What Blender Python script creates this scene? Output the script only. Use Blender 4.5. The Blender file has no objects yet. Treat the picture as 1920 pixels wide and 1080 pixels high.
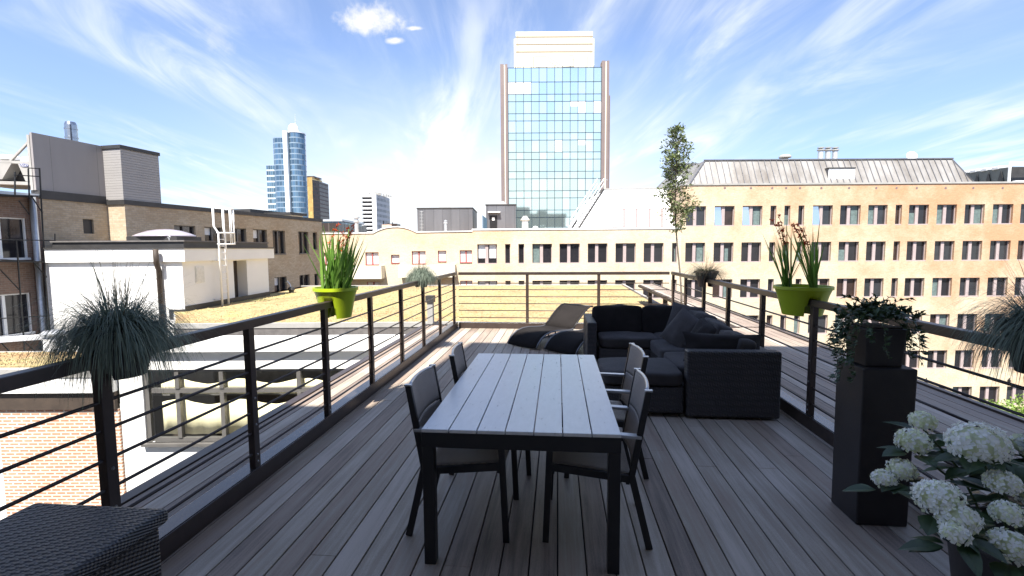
import bpy, bmesh, math, random
from mathutils import Matrix, Vector, noise
random.seed(11)
S = bpy.context.scene
COL = S.collection
R_ = math.radians
pi = math.pi
# ------------------------------------------------------------------ camera model
F, CX, CY = 907.0, 960.0, 540.0
YAW, PITCH, ROLL = R_(5.43), math.atan(73.4 / 907), R_(-0.4)
H = 1.65
CAM = Vector((0, 0, H))
RM = Matrix.Rotation(YAW, 3, 'Z') @ Matrix.Rotation(pi / 2 - PITCH, 3, 'X') @ Matrix.Rotation(ROLL, 3, 'Z')
def ray(px, py): return RM @ Vector(((px - CX) / F, -(py - CY) / F, -1))
class Fr:
    """a turned building grid; the hx / hy / hz methods measure the photo on one of its planes"""
    def __init__(s, ox=0, oy=0, yaw=0):
        s.yaw = yaw
        s.M = Matrix.Translation((ox, oy, 0)) @ Matrix.Rotation(yaw, 4, 'Z')
        s.I = s.M.inverted()
    def _h(s, px, py, k, v):
        o = s.I @ CAM; d = s.I.to_3x3() @ ray(px, py)
        return o + d * ((v - o[k]) / d[k])
    def hx(s, px, py, x): p = s._h(px, py, 0, x); return p.y, p.z
    def hy(s, px, py, y): p = s._h(px, py, 1, y); return p.x, p.z
    def hz(s, px, py, z): p = s._h(px, py, 2, z); return p.x, p.y
W = Fr()
CF = Fr(0, 0, YAW)                       # the street grid: x to the right, y away, square to the office facade
# ------------------------------------------------------------------ objects
ROOTM = {}
def tag(o, label=None, cat=None, group=None, kind=None):
    if label: o['label'] = label
    if cat: o['category'] = cat
    if group: o['group'] = group
    if kind: o['kind'] = kind
    return o
def root(name, loc, label, cat, group=None, fr=W, rz=0):
    o = bpy.data.objects.new(name, None); COL.objects.link(o)
    o.empty_display_size = .2
    M = fr.M @ Matrix.Translation(loc) @ Matrix.Rotation(rz, 4, 'Z')
    o.matrix_world = M
    ROOTM[o.name] = M.copy()
    return tag(o, label, cat, group)
def dup(o, M, label=None, parent=None):
    c = o.copy(); COL.objects.link(c)
    if parent is None:
        c.matrix_world = M; ROOTM[c.name] = M.copy()
        if label: c['label'] = label
    else:
        c.parent = parent
        ROOTM[c.name] = ROOTM[parent.name]
    for ch in [k for k in bpy.data.objects if k.parent == o]:
        dup(ch, None, None, c)
    return c
class MB:
    def __init__(s): s.v = []; s.f = []; s.m = []; s.mi = 0
    def add(s, vs, fs):
        n = len(s.v); s.v += [tuple(v) for v in vs]
        for f in fs: s.f.append(tuple(i + n for i in f)); s.m.append(s.mi)
        return s
    def poly(s, *p): return s.add(p, [tuple(range(len(p)))])
    def box(s, x0, x1, y0, y1, z0, z1):
        return s.add([(x, y, z) for z in (z0, z1) for y in (y0, y1) for x in (x0, x1)],
                     [(0, 2, 3, 1), (4, 5, 7, 6), (0, 1, 5, 4), (2, 6, 7, 3), (0, 4, 6, 2), (1, 3, 7, 5)])
    def hexa(s, b, t):
        """bottom 4 and top 4 points, both counter-clockwise from above"""
        return s.add(list(b) + list(t), [(3, 2, 1, 0), (4, 5, 6, 7), (0, 1, 5, 4), (1, 2, 6, 5), (2, 3, 7, 6), (3, 0, 4, 7)])
    def bar(s, p, q, w, h, up=(0, 0, 1)):
        p, q = Vector(p), Vector(q); d = (q - p).normalized(); u = Vector(up)
        a = d.cross(u)
        if a.length < 1e-4: a = d.cross(Vector((1, 0, 0)))
        a.normalize(); u = a.cross(d).normalized()
        a *= w / 2; u *= h / 2
        return s.add([p - a - u, p + a - u, p + a + u, p - a + u, q - a - u, q + a - u, q + a + u, q - a + u],
                     [(0, 3, 2, 1), (4, 5, 6, 7), (0, 1, 5, 4), (1, 2, 6, 5), (2, 3, 7, 6), (3, 0, 4, 7)][::1])
    def tube(s, pts, r, n=8, caps=True):
        pts = [Vector(p) for p in pts]
        rs = r if isinstance(r, (list, tuple)) else [r] * len(pts)
        vs, fs = [], []; a = None
        for i, p in enumerate(pts):
            d = (pts[min(i + 1, len(pts) - 1)] - pts[max(i - 1, 0)]).normalized()
            if a is None: a = d.orthogonal().normalized()
            a = (a - d * a.dot(d)).normalized(); b = d.cross(a)
            for k in range(n):
                t = 2 * pi * k / n
                vs.append(p + (a * math.cos(t) + b * math.sin(t)) * rs[i])
        for i in range(len(pts) - 1):
            for k in range(n):
                k2 = (k + 1) % n
                fs.append((i * n + k, i * n + k2, (i + 1) * n + k2, (i + 1) * n + k))
        if caps: fs += [tuple(range(n))[::-1], tuple(range((len(pts) - 1) * n, len(pts) * n))]
        return s.add(vs, fs)
    def lathe(s, c, prof, n=24, cap0=True, cap1=True, sx=1, sy=1):
        vs = [(c[0] + r * math.cos(2 * pi * k / n) * sx, c[1] + r * math.sin(2 * pi * k / n) * sy, c[2] + z) for r, z in prof for k in range(n)]
        fs = [(i * n + k, i * n + (k + 1) % n, (i + 1) * n + (k + 1) % n, (i + 1) * n + k) for i in range(len(prof) - 1) for k in range(n)]
        if cap0: fs.append(tuple(range(n))[::-1])
        if cap1: fs.append(tuple(range((len(prof) - 1) * n, len(prof) * n)))
        return s.add(vs, fs)
    def extr(s, pts, vec):
        n = len(pts); vec = Vector(vec); p = [Vector(q) for q in pts]
        return s.add(p + [q + vec for q in p], [tuple(range(n))[::-1], tuple(range(n, 2 * n))] + [(i, (i + 1) % n, n + (i + 1) % n, n + i) for i in range(n)])
    def wall(s, axis, c, u0, u1, z0, z1, holes, depth):
        """a wall on the plane axis = c with holes (u0, u1, z0, z1); reveals run by depth along the axis"""
        us = sorted({u0, u1, *[h[0] for h in holes], *[h[1] for h in holes]})
        zs = sorted({z0, z1, *[h[2] for h in holes], *[h[3] for h in holes]})
        P = (lambda u, d, z: (u, c + d, z)) if axis == 'y' else (lambda u, d, z: (c + d, u, z))
        for i in range(len(us) - 1):
            for j in range(len(zs) - 1):
                um, zm = (us[i] + us[i + 1]) / 2, (zs[j] + zs[j + 1]) / 2
                if any(h[0] < um < h[1] and h[2] < zm < h[3] for h in holes): continue
                s.poly(P(us[i], 0, zs[j]), P(us[i + 1], 0, zs[j]), P(us[i + 1], 0, zs[j + 1]), P(us[i], 0, zs[j + 1]))
        for a, b, z, t in holes:
            s.poly(P(a, 0, z), P(a, depth, z), P(b, depth, z), P(b, 0, z))
            s.poly(P(a, 0, t), P(b, 0, t), P(b, depth, t), P(a, depth, t))
            s.poly(P(a, 0, z), P(a, 0, t), P(a, depth, t), P(a, depth, z))
            s.poly(P(b, 0, z), P(b, depth, z), P(b, depth, t), P(b, 0, t))
        return s
    def build(s, name, mat, parent=None, fr=W, bevel=0, smooth=False, loc=None, seg=2):
        me = bpy.data.meshes.new(name)
        vs = [fr.M @ Vector(v) for v in s.v]
        if parent is not None: M = ROOTM[parent.name]
        else:
            if loc is None:
                loc = (sum(v.x for v in vs) / len(vs), sum(v.y for v in vs) / len(vs), min(v.z for v in vs))
            M = Matrix.Translation(loc) @ Matrix.Rotation(fr.yaw, 4, 'Z')
        I = M.inverted()
        me.from_pydata([I @ v for v in vs], [], s.f)
        for m in (mat if isinstance(mat, (list, tuple)) else [mat]): me.materials.append(m)
        me.polygons.foreach_set('material_index', s.m)
        if smooth: me.polygons.foreach_set('use_smooth', [True] * len(me.polygons))
        me.update()
        o = bpy.data.objects.new(name, me); COL.objects.link(o)
        if parent is not None: o.parent = parent
        else: o.matrix_world = M
        ROOTM[o.name] = M.copy()
        if bevel:
            b = o.modifiers.new('bevel', 'BEVEL'); b.width = bevel; b.segments = seg; b.limit_method = 'ANGLE'; b.angle_limit = R_(40)
        return o
def mbox(*a): return MB().box(*a)
# ------------------------------------------------------------------ materials
def newmat(name):
    m = bpy.data.materials.new(name); m.use_nodes = True
    nt = m.node_tree; b = nt.nodes['Principled BSDF']
    return m, nt, b
def nd(nt, t, **k):
    n = nt.nodes.new(t)
    for a, v in k.items():
        if a.startswith('i_'):
            key = a[2:]
            n.inputs[int(key) if key.isdigit() else key.replace('_', ' ')].default_value = v
        else: setattr(n, a, v)
    return n
def ramp(nt, fac, stops):
    r = nt.nodes.new('ShaderNodeValToRGB'); e = r.color_ramp.elements
    while len(e) < len(stops): e.new(.5)
    for i, (p, c) in enumerate(stops): e[i].position = p; e[i].color = (*c, 1)
    nt.links.new(fac, r.inputs[0]); return r.outputs[0]
def sc(c, k): return tuple(min(1, x * k) for x in c)
def plain(name, c, rough=.6, metal=0, var=.12, scale=6, bump=0, bscale=80, spec=.5, stretch=(1, 1, 1), c2=None, sheen=0, trans=0):
    m, nt, b = newmat(name); L = nt.links.new
    tc = nd(nt, 'ShaderNodeTexCoord'); mp = nd(nt, 'ShaderNodeMapping'); mp.inputs['Scale'].default_value = stretch
    L(tc.outputs['Object'], mp.inputs[0])
    n = nd(nt, 'ShaderNodeTexNoise', i_Scale=scale, i_Detail=6, i_Roughness=.65); L(mp.outputs[0], n.inputs['Vector'])
    col = ramp(nt, n.outputs['Fac'], [(.3, sc(c, 1 - var)), (.7, c2 or sc(c, 1 + var))])
    L(col, b.inputs['Base Color'])
    rr = nd(nt, 'ShaderNodeMapRange'); rr.inputs['To Min'].default_value = max(.05, rough - .08); rr.inputs['To Max'].default_value = min(1, rough + .08)
    L(n.outputs['Fac'], rr.inputs['Value']); L(rr.outputs[0], b.inputs['Roughness'])
    b.inputs['Metallic'].default_value = metal
    b.inputs['Specular IOR Level'].default_value = spec
    if sheen: b.inputs['Sheen Weight'].default_value = sheen
    if trans:
        b.inputs['Transmission Weight'].default_value = trans
    if bump:
        n2 = nd(nt, 'ShaderNodeTexNoise', i_Scale=bscale, i_Detail=4); L(mp.outputs[0], n2.inputs['Vector'])
        bp = nd(nt, 'ShaderNodeBump', i_Strength=bump, i_Distance=.01); L(n2.outputs['Fac'], bp.inputs['Height']); L(bp.outputs[0], b.inputs['Normal'])
    return m
def brick(name, c1, c2, mortar, w=.22, h=.068, ms=.01, stain=None, sscale=.25, bump=.3, lean=None, lo=0):
    m, nt, b = newmat(name); L = nt.links.new
    tc = nd(nt, 'ShaderNodeTexCoord'); sp = nd(nt, 'ShaderNodeSeparateXYZ'); L(tc.outputs['Object'], sp.inputs[0])
    ad = nd(nt, 'ShaderNodeMath', operation='ADD'); L(sp.outputs[0], ad.inputs[0]); L(sp.outputs[1], ad.inputs[1])
    cb = nd(nt, 'ShaderNodeCombineXYZ'); L(ad.outputs[0], cb.inputs[0]); L(sp.outputs[2], cb.inputs[1])
    br = nd(nt, 'ShaderNodeTexBrick', i_Scale=1, i_Mortar_Size=ms, i_Brick_Width=w, i_Row_Height=h, i_Bias=0)
    br.inputs['Color1'].default_value = (*c1, 1); br.inputs['Color2'].default_value = (*c2, 1); br.inputs['Mortar'].default_value = (*mortar, 1)
    br.inputs['Mortar Smooth'].default_value = .3
    L(cb.outputs[0], br.inputs['Vector'])
    out = br.outputs['Color']
    n = nd(nt, 'ShaderNodeTexNoise', i_Scale=sscale, i_Detail=8, i_Roughness=.7); L(tc.outputs['Object'], n.inputs['Vector'])
    if stain:
        mx = nd(nt, 'ShaderNodeMix', data_type='RGBA', blend_type='MULTIPLY'); 
        fac = n.outputs['Fac']
        if lean:                                          # this tone gets stronger along the given axes
            for ax, kx in lean:
                q = nd(nt, 'ShaderNodeMath', operation='MULTIPLY_ADD', i_1=kx); L(sp.outputs[ax], q.inputs[0]); L(fac, q.inputs[2]); fac = q.outputs[0]
        f = ramp(nt, fac, [(.42 + lo, (0, 0, 0)), (.66 + lo * 2, (1, 1, 1))])
        L(f, mx.inputs[0]); L(out, mx.inputs[6]); mx.inputs[7].default_value = (*stain, 1); out = mx.outputs[2]
    n3 = nd(nt, 'ShaderNodeTexNoise', i_Scale=9, i_Detail=4); L(cb.outputs[0], n3.inputs['Vector'])
    v = ramp(nt, n3.outputs['Fac'], [(.3, (.82, .82, .82)), (.7, (1.0, 1.0, 1.0))])
    m2 = nd(nt, 'ShaderNodeMix', data_type='RGBA', blend_type='MULTIPLY', i_0=1.0); L(out, m2.inputs[6]); L(v, m2.inputs[7])
    L(m2.outputs[2], b.inputs['Base Color']); b.inputs['Roughness'].default_value = .85
    bp = nd(nt, 'ShaderNodeBump', i_Strength=bump, i_Distance=.008, invert=True); L(br.outputs['Fac'], bp.inputs['Height']); L(bp.outputs[0], b.inputs['Normal'])
    return m
def boards(name, pitch, stops, axis=0, rough=.55, along=1.2, across=26):
    """timber boards: one tone per board plus grain along the board"""
    m, nt, b = newmat(name); L = nt.links.new
    tc = nd(nt, 'ShaderNodeTexCoord'); sp = nd(nt, 'ShaderNodeSeparateXYZ'); L(tc.outputs['Object'], sp.inputs[0])
    dv = nd(nt, 'ShaderNodeMath', operation='DIVIDE', i_1=pitch); L(sp.outputs[axis], dv.inputs[0])
    fl = nd(nt, 'ShaderNodeMath', operation='FLOOR'); L(dv.outputs[0], fl.inputs[0])
    wn = nd(nt, 'ShaderNodeTexWhiteNoise', noise_dimensions='1D'); L(fl.outputs[0], wn.inputs['W'])
    mp = nd(nt, 'ShaderNodeMapping'); s = [along] * 3; s[axis] = across; mp.inputs['Scale'].default_value = s
    L(tc.outputs['Object'], mp.inputs[0])
    ofs = nd(nt, 'ShaderNodeVectorMath', operation='ADD'); L(mp.outputs[0], ofs.inputs[0])
    cm = nd(nt, 'ShaderNodeCombineXYZ'); ml = nd(nt, 'ShaderNodeMath', operation='MULTIPLY', i_1=37.0); L(wn.outputs['Value'], ml.inputs[0])
    for i in range(3): L(ml.outputs[0], cm.inputs[i])
    L(cm.outputs[0], ofs.inputs[1])
    n = nd(nt, 'ShaderNodeTexNoise', i_Scale=1, i_Detail=8, i_Roughness=.7); L(ofs.outputs[0], n.inputs['Vector'])
    n2 = nd(nt, 'ShaderNodeTexNoise', i_Scale=.9, i_Detail=5); L(tc.outputs['Object'], n2.inputs['Vector'])
    a = nd(nt, 'ShaderNodeMath', operation='MULTIPLY', i_1=.3); L(wn.outputs['Value'], a.inputs[0])
    a2 = nd(nt, 'ShaderNodeMath', operation='MULTIPLY_ADD', i_1=.6); L(n.outputs['Fac'], a2.inputs[0]); L(a.outputs[0], a2.inputs[2])
    n4 = nd(nt, 'ShaderNodeTexNoise', i_Scale=260, i_Detail=2); L(tc.outputs['Object'], n4.inputs['Vector'])
    a5 = nd(nt, 'ShaderNodeMath', operation='MULTIPLY_ADD', i_1=.3); L(n4.outputs['Fac'], a5.inputs[0]); L(a2.outputs[0], a5.inputs[2]); a2 = a5
    a3 = nd(nt, 'ShaderNodeMath', operation='MULTIPLY_ADD', i_1=.45); L(n2.outputs['Fac'], a3.inputs[0]); L(a2.outputs[0], a3.inputs[2]); a6 = nd(nt, 'ShaderNodeMath', operation='SUBTRACT', i_1=.24); L(a3.outputs[0], a6.inputs[0]); a3 = a6
    col = ramp(nt, a3.outputs[0], stops); L(col, b.inputs['Base Color'])
    rr = nd(nt, 'ShaderNodeMapRange'); rr.inputs['To Min'].default_value = rough - .12; rr.inputs['To Max'].default_value = rough + .15
    L(n2.outputs['Fac'], rr.inputs['Value']); L(rr.outputs[0], b.inputs['Roughness'])
    bp = nd(nt, 'ShaderNodeBump', i_Strength=.25, i_Distance=.004); L(n.outputs['Fac'], bp.inputs['Height']); L(bp.outputs[0], b.inputs['Normal'])
    return m
def weave(name, c, s=70, rough=.5, strength=.8, spec=.5):
    m, nt, b = newmat(name); L = nt.links.new; b.inputs['Specular IOR Level'].default_value = spec
    tc = nd(nt, 'ShaderNodeTexCoord'); mp = nd(nt, 'ShaderNodeMapping'); L(tc.outputs['Object'], mp.inputs[0])
    mp.inputs['Rotation'].default_value = (.3, .2, 0.0)
    hs = []
    for ax, k in (('X', .8), ('Y', 1), ('Z', 1.3)):
        w = nd(nt, 'ShaderNodeTexWave', wave_type='BANDS', bands_direction=ax, i_Scale=s / 6.28 * k, i_Distortion=.6, i_Detail=1); L(mp.outputs[0], w.inputs[0]); hs.append(w.outputs['Fac'])
    a = nd(nt, 'ShaderNodeMath', operation='MULTIPLY'); L(hs[0], a.inputs[0]); L(hs[1], a.inputs[1])
    a2 = nd(nt, 'ShaderNodeMath', operation='ADD'); L(a.outputs[0], a2.inputs[0]); L(hs[2], a2.inputs[1])
    n = nd(nt, 'ShaderNodeTexNoise', i_Scale=3, i_Detail=5); L(tc.outputs['Object'], n.inputs['Vector'])
    col = ramp(nt, a2.outputs[0], [(.2, sc(c, .45)), (1.0, sc(c, 1.5))])
    mx = nd(nt, 'ShaderNodeMix', data_type='RGBA', blend_type='MULTIPLY', i_0=1.0); L(col, mx.inputs[6]); L(ramp(nt, n.outputs['Fac'], [(.3, (.7, .7, .7)), (.7, (1, 1, 1))]), mx.inputs[7])
    L(mx.outputs[2], b.inputs['Base Color']); b.inputs['Roughness'].default_value = rough
    bp = nd(nt, 'ShaderNodeBump', i_Strength=strength, i_Distance=.006); L(a2.outputs[0], bp.inputs['Height']); L(bp.outputs[0], b.inputs['Normal'])
    return m
def leafmat(name, a, bcol, rough=.45, trans=.25, scale=12):
    m, nt, b = newmat(name); L = nt.links.new
    tc = nd(nt, 'ShaderNodeTexCoord'); n = nd(nt, 'ShaderNodeTexNoise', i_Scale=scale, i_Detail=2); L(tc.outputs['Object'], n.inputs['Vector'])
    gi = nd(nt, 'ShaderNodeNewGeometry')
    ad = nd(nt, 'ShaderNodeMath', operation='MULTIPLY_ADD', i_1=.5); L(gi.outputs['Random Per Island'], ad.inputs[0])
    hf = nd(nt, 'ShaderNodeMath', operation='MULTIPLY', i_1=.6); L(n.outputs['Fac'], hf.inputs[0]); L(hf.outputs[0], ad.inputs[2])
    col = ramp(nt, ad.outputs[0], [(.2, a), (.75, bcol)])
    L(col, b.inputs['Base Color']); b.inputs['Roughness'].default_value = rough
    tr = nd(nt, 'ShaderNodeBsdfTranslucent'); L(col, tr.inputs[0])
    mx = nd(nt, 'ShaderNodeMixShader', i_0=trans); L(b.outputs[0], mx.inputs[1]); L(tr.outputs[0], mx.inputs[2])
    L(mx.outputs[0], nt.nodes['Material Output'].inputs[0])
    return m
def seams(name, c, pitch, c2=None, rough=.45, metal=.3, width=.04, axis='X', var=.15):
    m, nt, b = newmat(name); L = nt.links.new
    tc = nd(nt, 'ShaderNodeTexCoord'); sp = nd(nt, 'ShaderNodeSeparateXYZ'); L(tc.outputs['Object'], sp.inputs[0])
    ad = nd(nt, 'ShaderNodeMath', operation='ADD')
    if axis == 'X': L(sp.outputs[0], ad.inputs[0]); L(sp.outputs[1], ad.inputs[1])
    else: L(sp.outputs[2], ad.inputs[0]); ad.inputs[1].default_value = 0
    dv = nd(nt, 'ShaderNodeMath', operation='DIVIDE', i_1=pitch); L(ad.outputs[0], dv.inputs[0])
    fr = nd(nt, 'ShaderNodeMath', operation='FRACT'); L(dv.outputs[0], fr.inputs[0])
    fl = nd(nt, 'ShaderNodeMath', operation='FLOOR'); L(dv.outputs[0], fl.inputs[0])
    wn = nd(nt, 'ShaderNodeTexWhiteNoise', noise_dimensions='1D'); L(fl.outputs[0], wn.inputs['W'])
    mp = nd(nt, 'ShaderNodeMapping'); mp.inputs['Scale'].default_value = (1.5, 1.5, .3); L(tc.outputs['Object'], mp.inputs[0])
    n = nd(nt, 'ShaderNodeTexNoise', i_Scale=1.2, i_Detail=6); L(mp.outputs[0], n.inputs['Vector'])
    a = nd(nt, 'ShaderNodeMath', operation='MULTIPLY_ADD', i_1=.35); L(wn.outputs['Value'], a.inputs[0]); L(n.outputs['Fac'], a.inputs[2])
    col = ramp(nt, a.outputs[0], [(.35, sc(c, 1 - var)), (.85, c2 or sc(c, 1 + var))])
    lt = nd(nt, 'ShaderNodeMath', operation='LESS_THAN', i_1=width); L(fr.outputs[0], lt.inputs[0])
    mx = nd(nt, 'ShaderNodeMix', data_type='RGBA'); L(lt.outputs[0], mx.inputs[0]); L(col, mx.inputs[6]); mx.inputs[7].default_value = (*sc(c, .45), 1)
    L(mx.outputs[2], b.inputs['Base Color']); b.inputs['Roughness'].default_value = rough; b.inputs['Metallic'].default_value = metal
    bp = nd(nt, 'ShaderNodeBump', i_Strength=.5, i_Distance=.02); L(lt.outputs[0], bp.inputs['Height']); L(bp.outputs[0], b.inputs['Normal'])
    return m
def floors(name, glass, band, pitch, frac, mull, mpitch, mcol, rough=.15, metal=.6, var=.3):
    """curtain wall: a band at every floor, thin mullions, a tone per pane"""
    m, nt, b = newmat(name); L = nt.links.new
    tc = nd(nt, 'ShaderNodeTexCoord'); sp = nd(nt, 'ShaderNodeSeparateXYZ'); L(tc.outputs['Object'], sp.inputs[0])
    ad = nd(nt, 'ShaderNodeMath', operation='ADD'); L(sp.outputs[0], ad.inputs[0]); L(sp.outputs[1], ad.inputs[1])
    def fr(src, p):
        d = nd(nt, 'ShaderNodeMath', operation='DIVIDE', i_1=p); L(src, d.inputs[0])
        a = nd(nt, 'ShaderNodeMath', operation='FRACT'); L(d.outputs[0], a.inputs[0])
        f = nd(nt, 'ShaderNodeMath', operation='FLOOR'); L(d.outputs[0], f.inputs[0]); return a.outputs[0], f.outputs[0]
    fz, iz = fr(sp.outputs[2], pitch); fx, ix = fr(ad.outputs[0], mpitch)
    cb = nd(nt, 'ShaderNodeCombineXYZ'); L(ix, cb.inputs[0]); L(iz, cb.inputs[1])
    wn = nd(nt, 'ShaderNodeTexWhiteNoise', noise_dimensions='2D'); L(cb.outputs[0], wn.inputs['Vector'])
    col = ramp(nt, wn.outputs['Value'], [(.0, sc(glass, 1 - var)), (.8, sc(glass, 1 + var)), (1.0, sc(glass, 1 + 2 * var))])
    l1 = nd(nt, 'ShaderNodeMath', operation='LESS_THAN', i_1=frac); L(fz, l1.inputs[0])
    l2 = nd(nt, 'ShaderNodeMath', operation='LESS_THAN', i_1=mull); L(fx, l2.inputs[0])
    m1 = nd(nt, 'ShaderNodeMix', data_type='RGBA'); L(l2.outputs[0], m1.inputs[0]); L(col, m1.inputs[6]); m1.inputs[7].default_value = (*mcol, 1)
    m2 = nd(nt, 'ShaderNodeMix', data_type='RGBA'); L(l1.outputs[0], m2.inputs[0]); L(m1.outputs[2], m2.inputs[6]); m2.inputs[7].default_value = (*band, 1)
    L(m2.outputs[2], b.inputs['Base Color'])
    mm = nd(nt, 'ShaderNodeMath', operation='MAXIMUM'); L(l1.outputs[0], mm.inputs[0]); L(l2.outputs[0], mm.inputs[1])
    r1 = nd(nt, 'ShaderNodeMapRange'); r1.inputs['To Min'].default_value = rough; r1.inputs['To Max'].default_value = .6; L(mm.outputs[0], r1.inputs[0]); L(r1.outputs[0], b.inputs['Roughness'])
    r2 = nd(nt, 'ShaderNodeMapRange'); r2.inputs['To Min'].default_value = metal; r2.inputs['To Max'].default_value = 0; L(mm.outputs[0], r2.inputs[0]); L(r2.outputs[0], b.inputs['Metallic'])
    return m
def thin_glass(name, tint=(.8, .9, .9), k=.12):
    m, nt, b = newmat(name); L = nt.links.new
    t = nd(nt, 'ShaderNodeBsdfTransparent'); t.inputs[0].default_value = (*tint, 1)
    g = nd(nt, 'ShaderNodeBsdfGlossy', i_Roughness=.03)
    mx = nd(nt, 'ShaderNodeMixShader', i_0=k); L(t.outputs[0], mx.inputs[1]); L(g.outputs[0], mx.inputs[2])
    L(mx.outputs[0], nt.nodes['Material Output'].inputs[0]); return m
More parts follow.
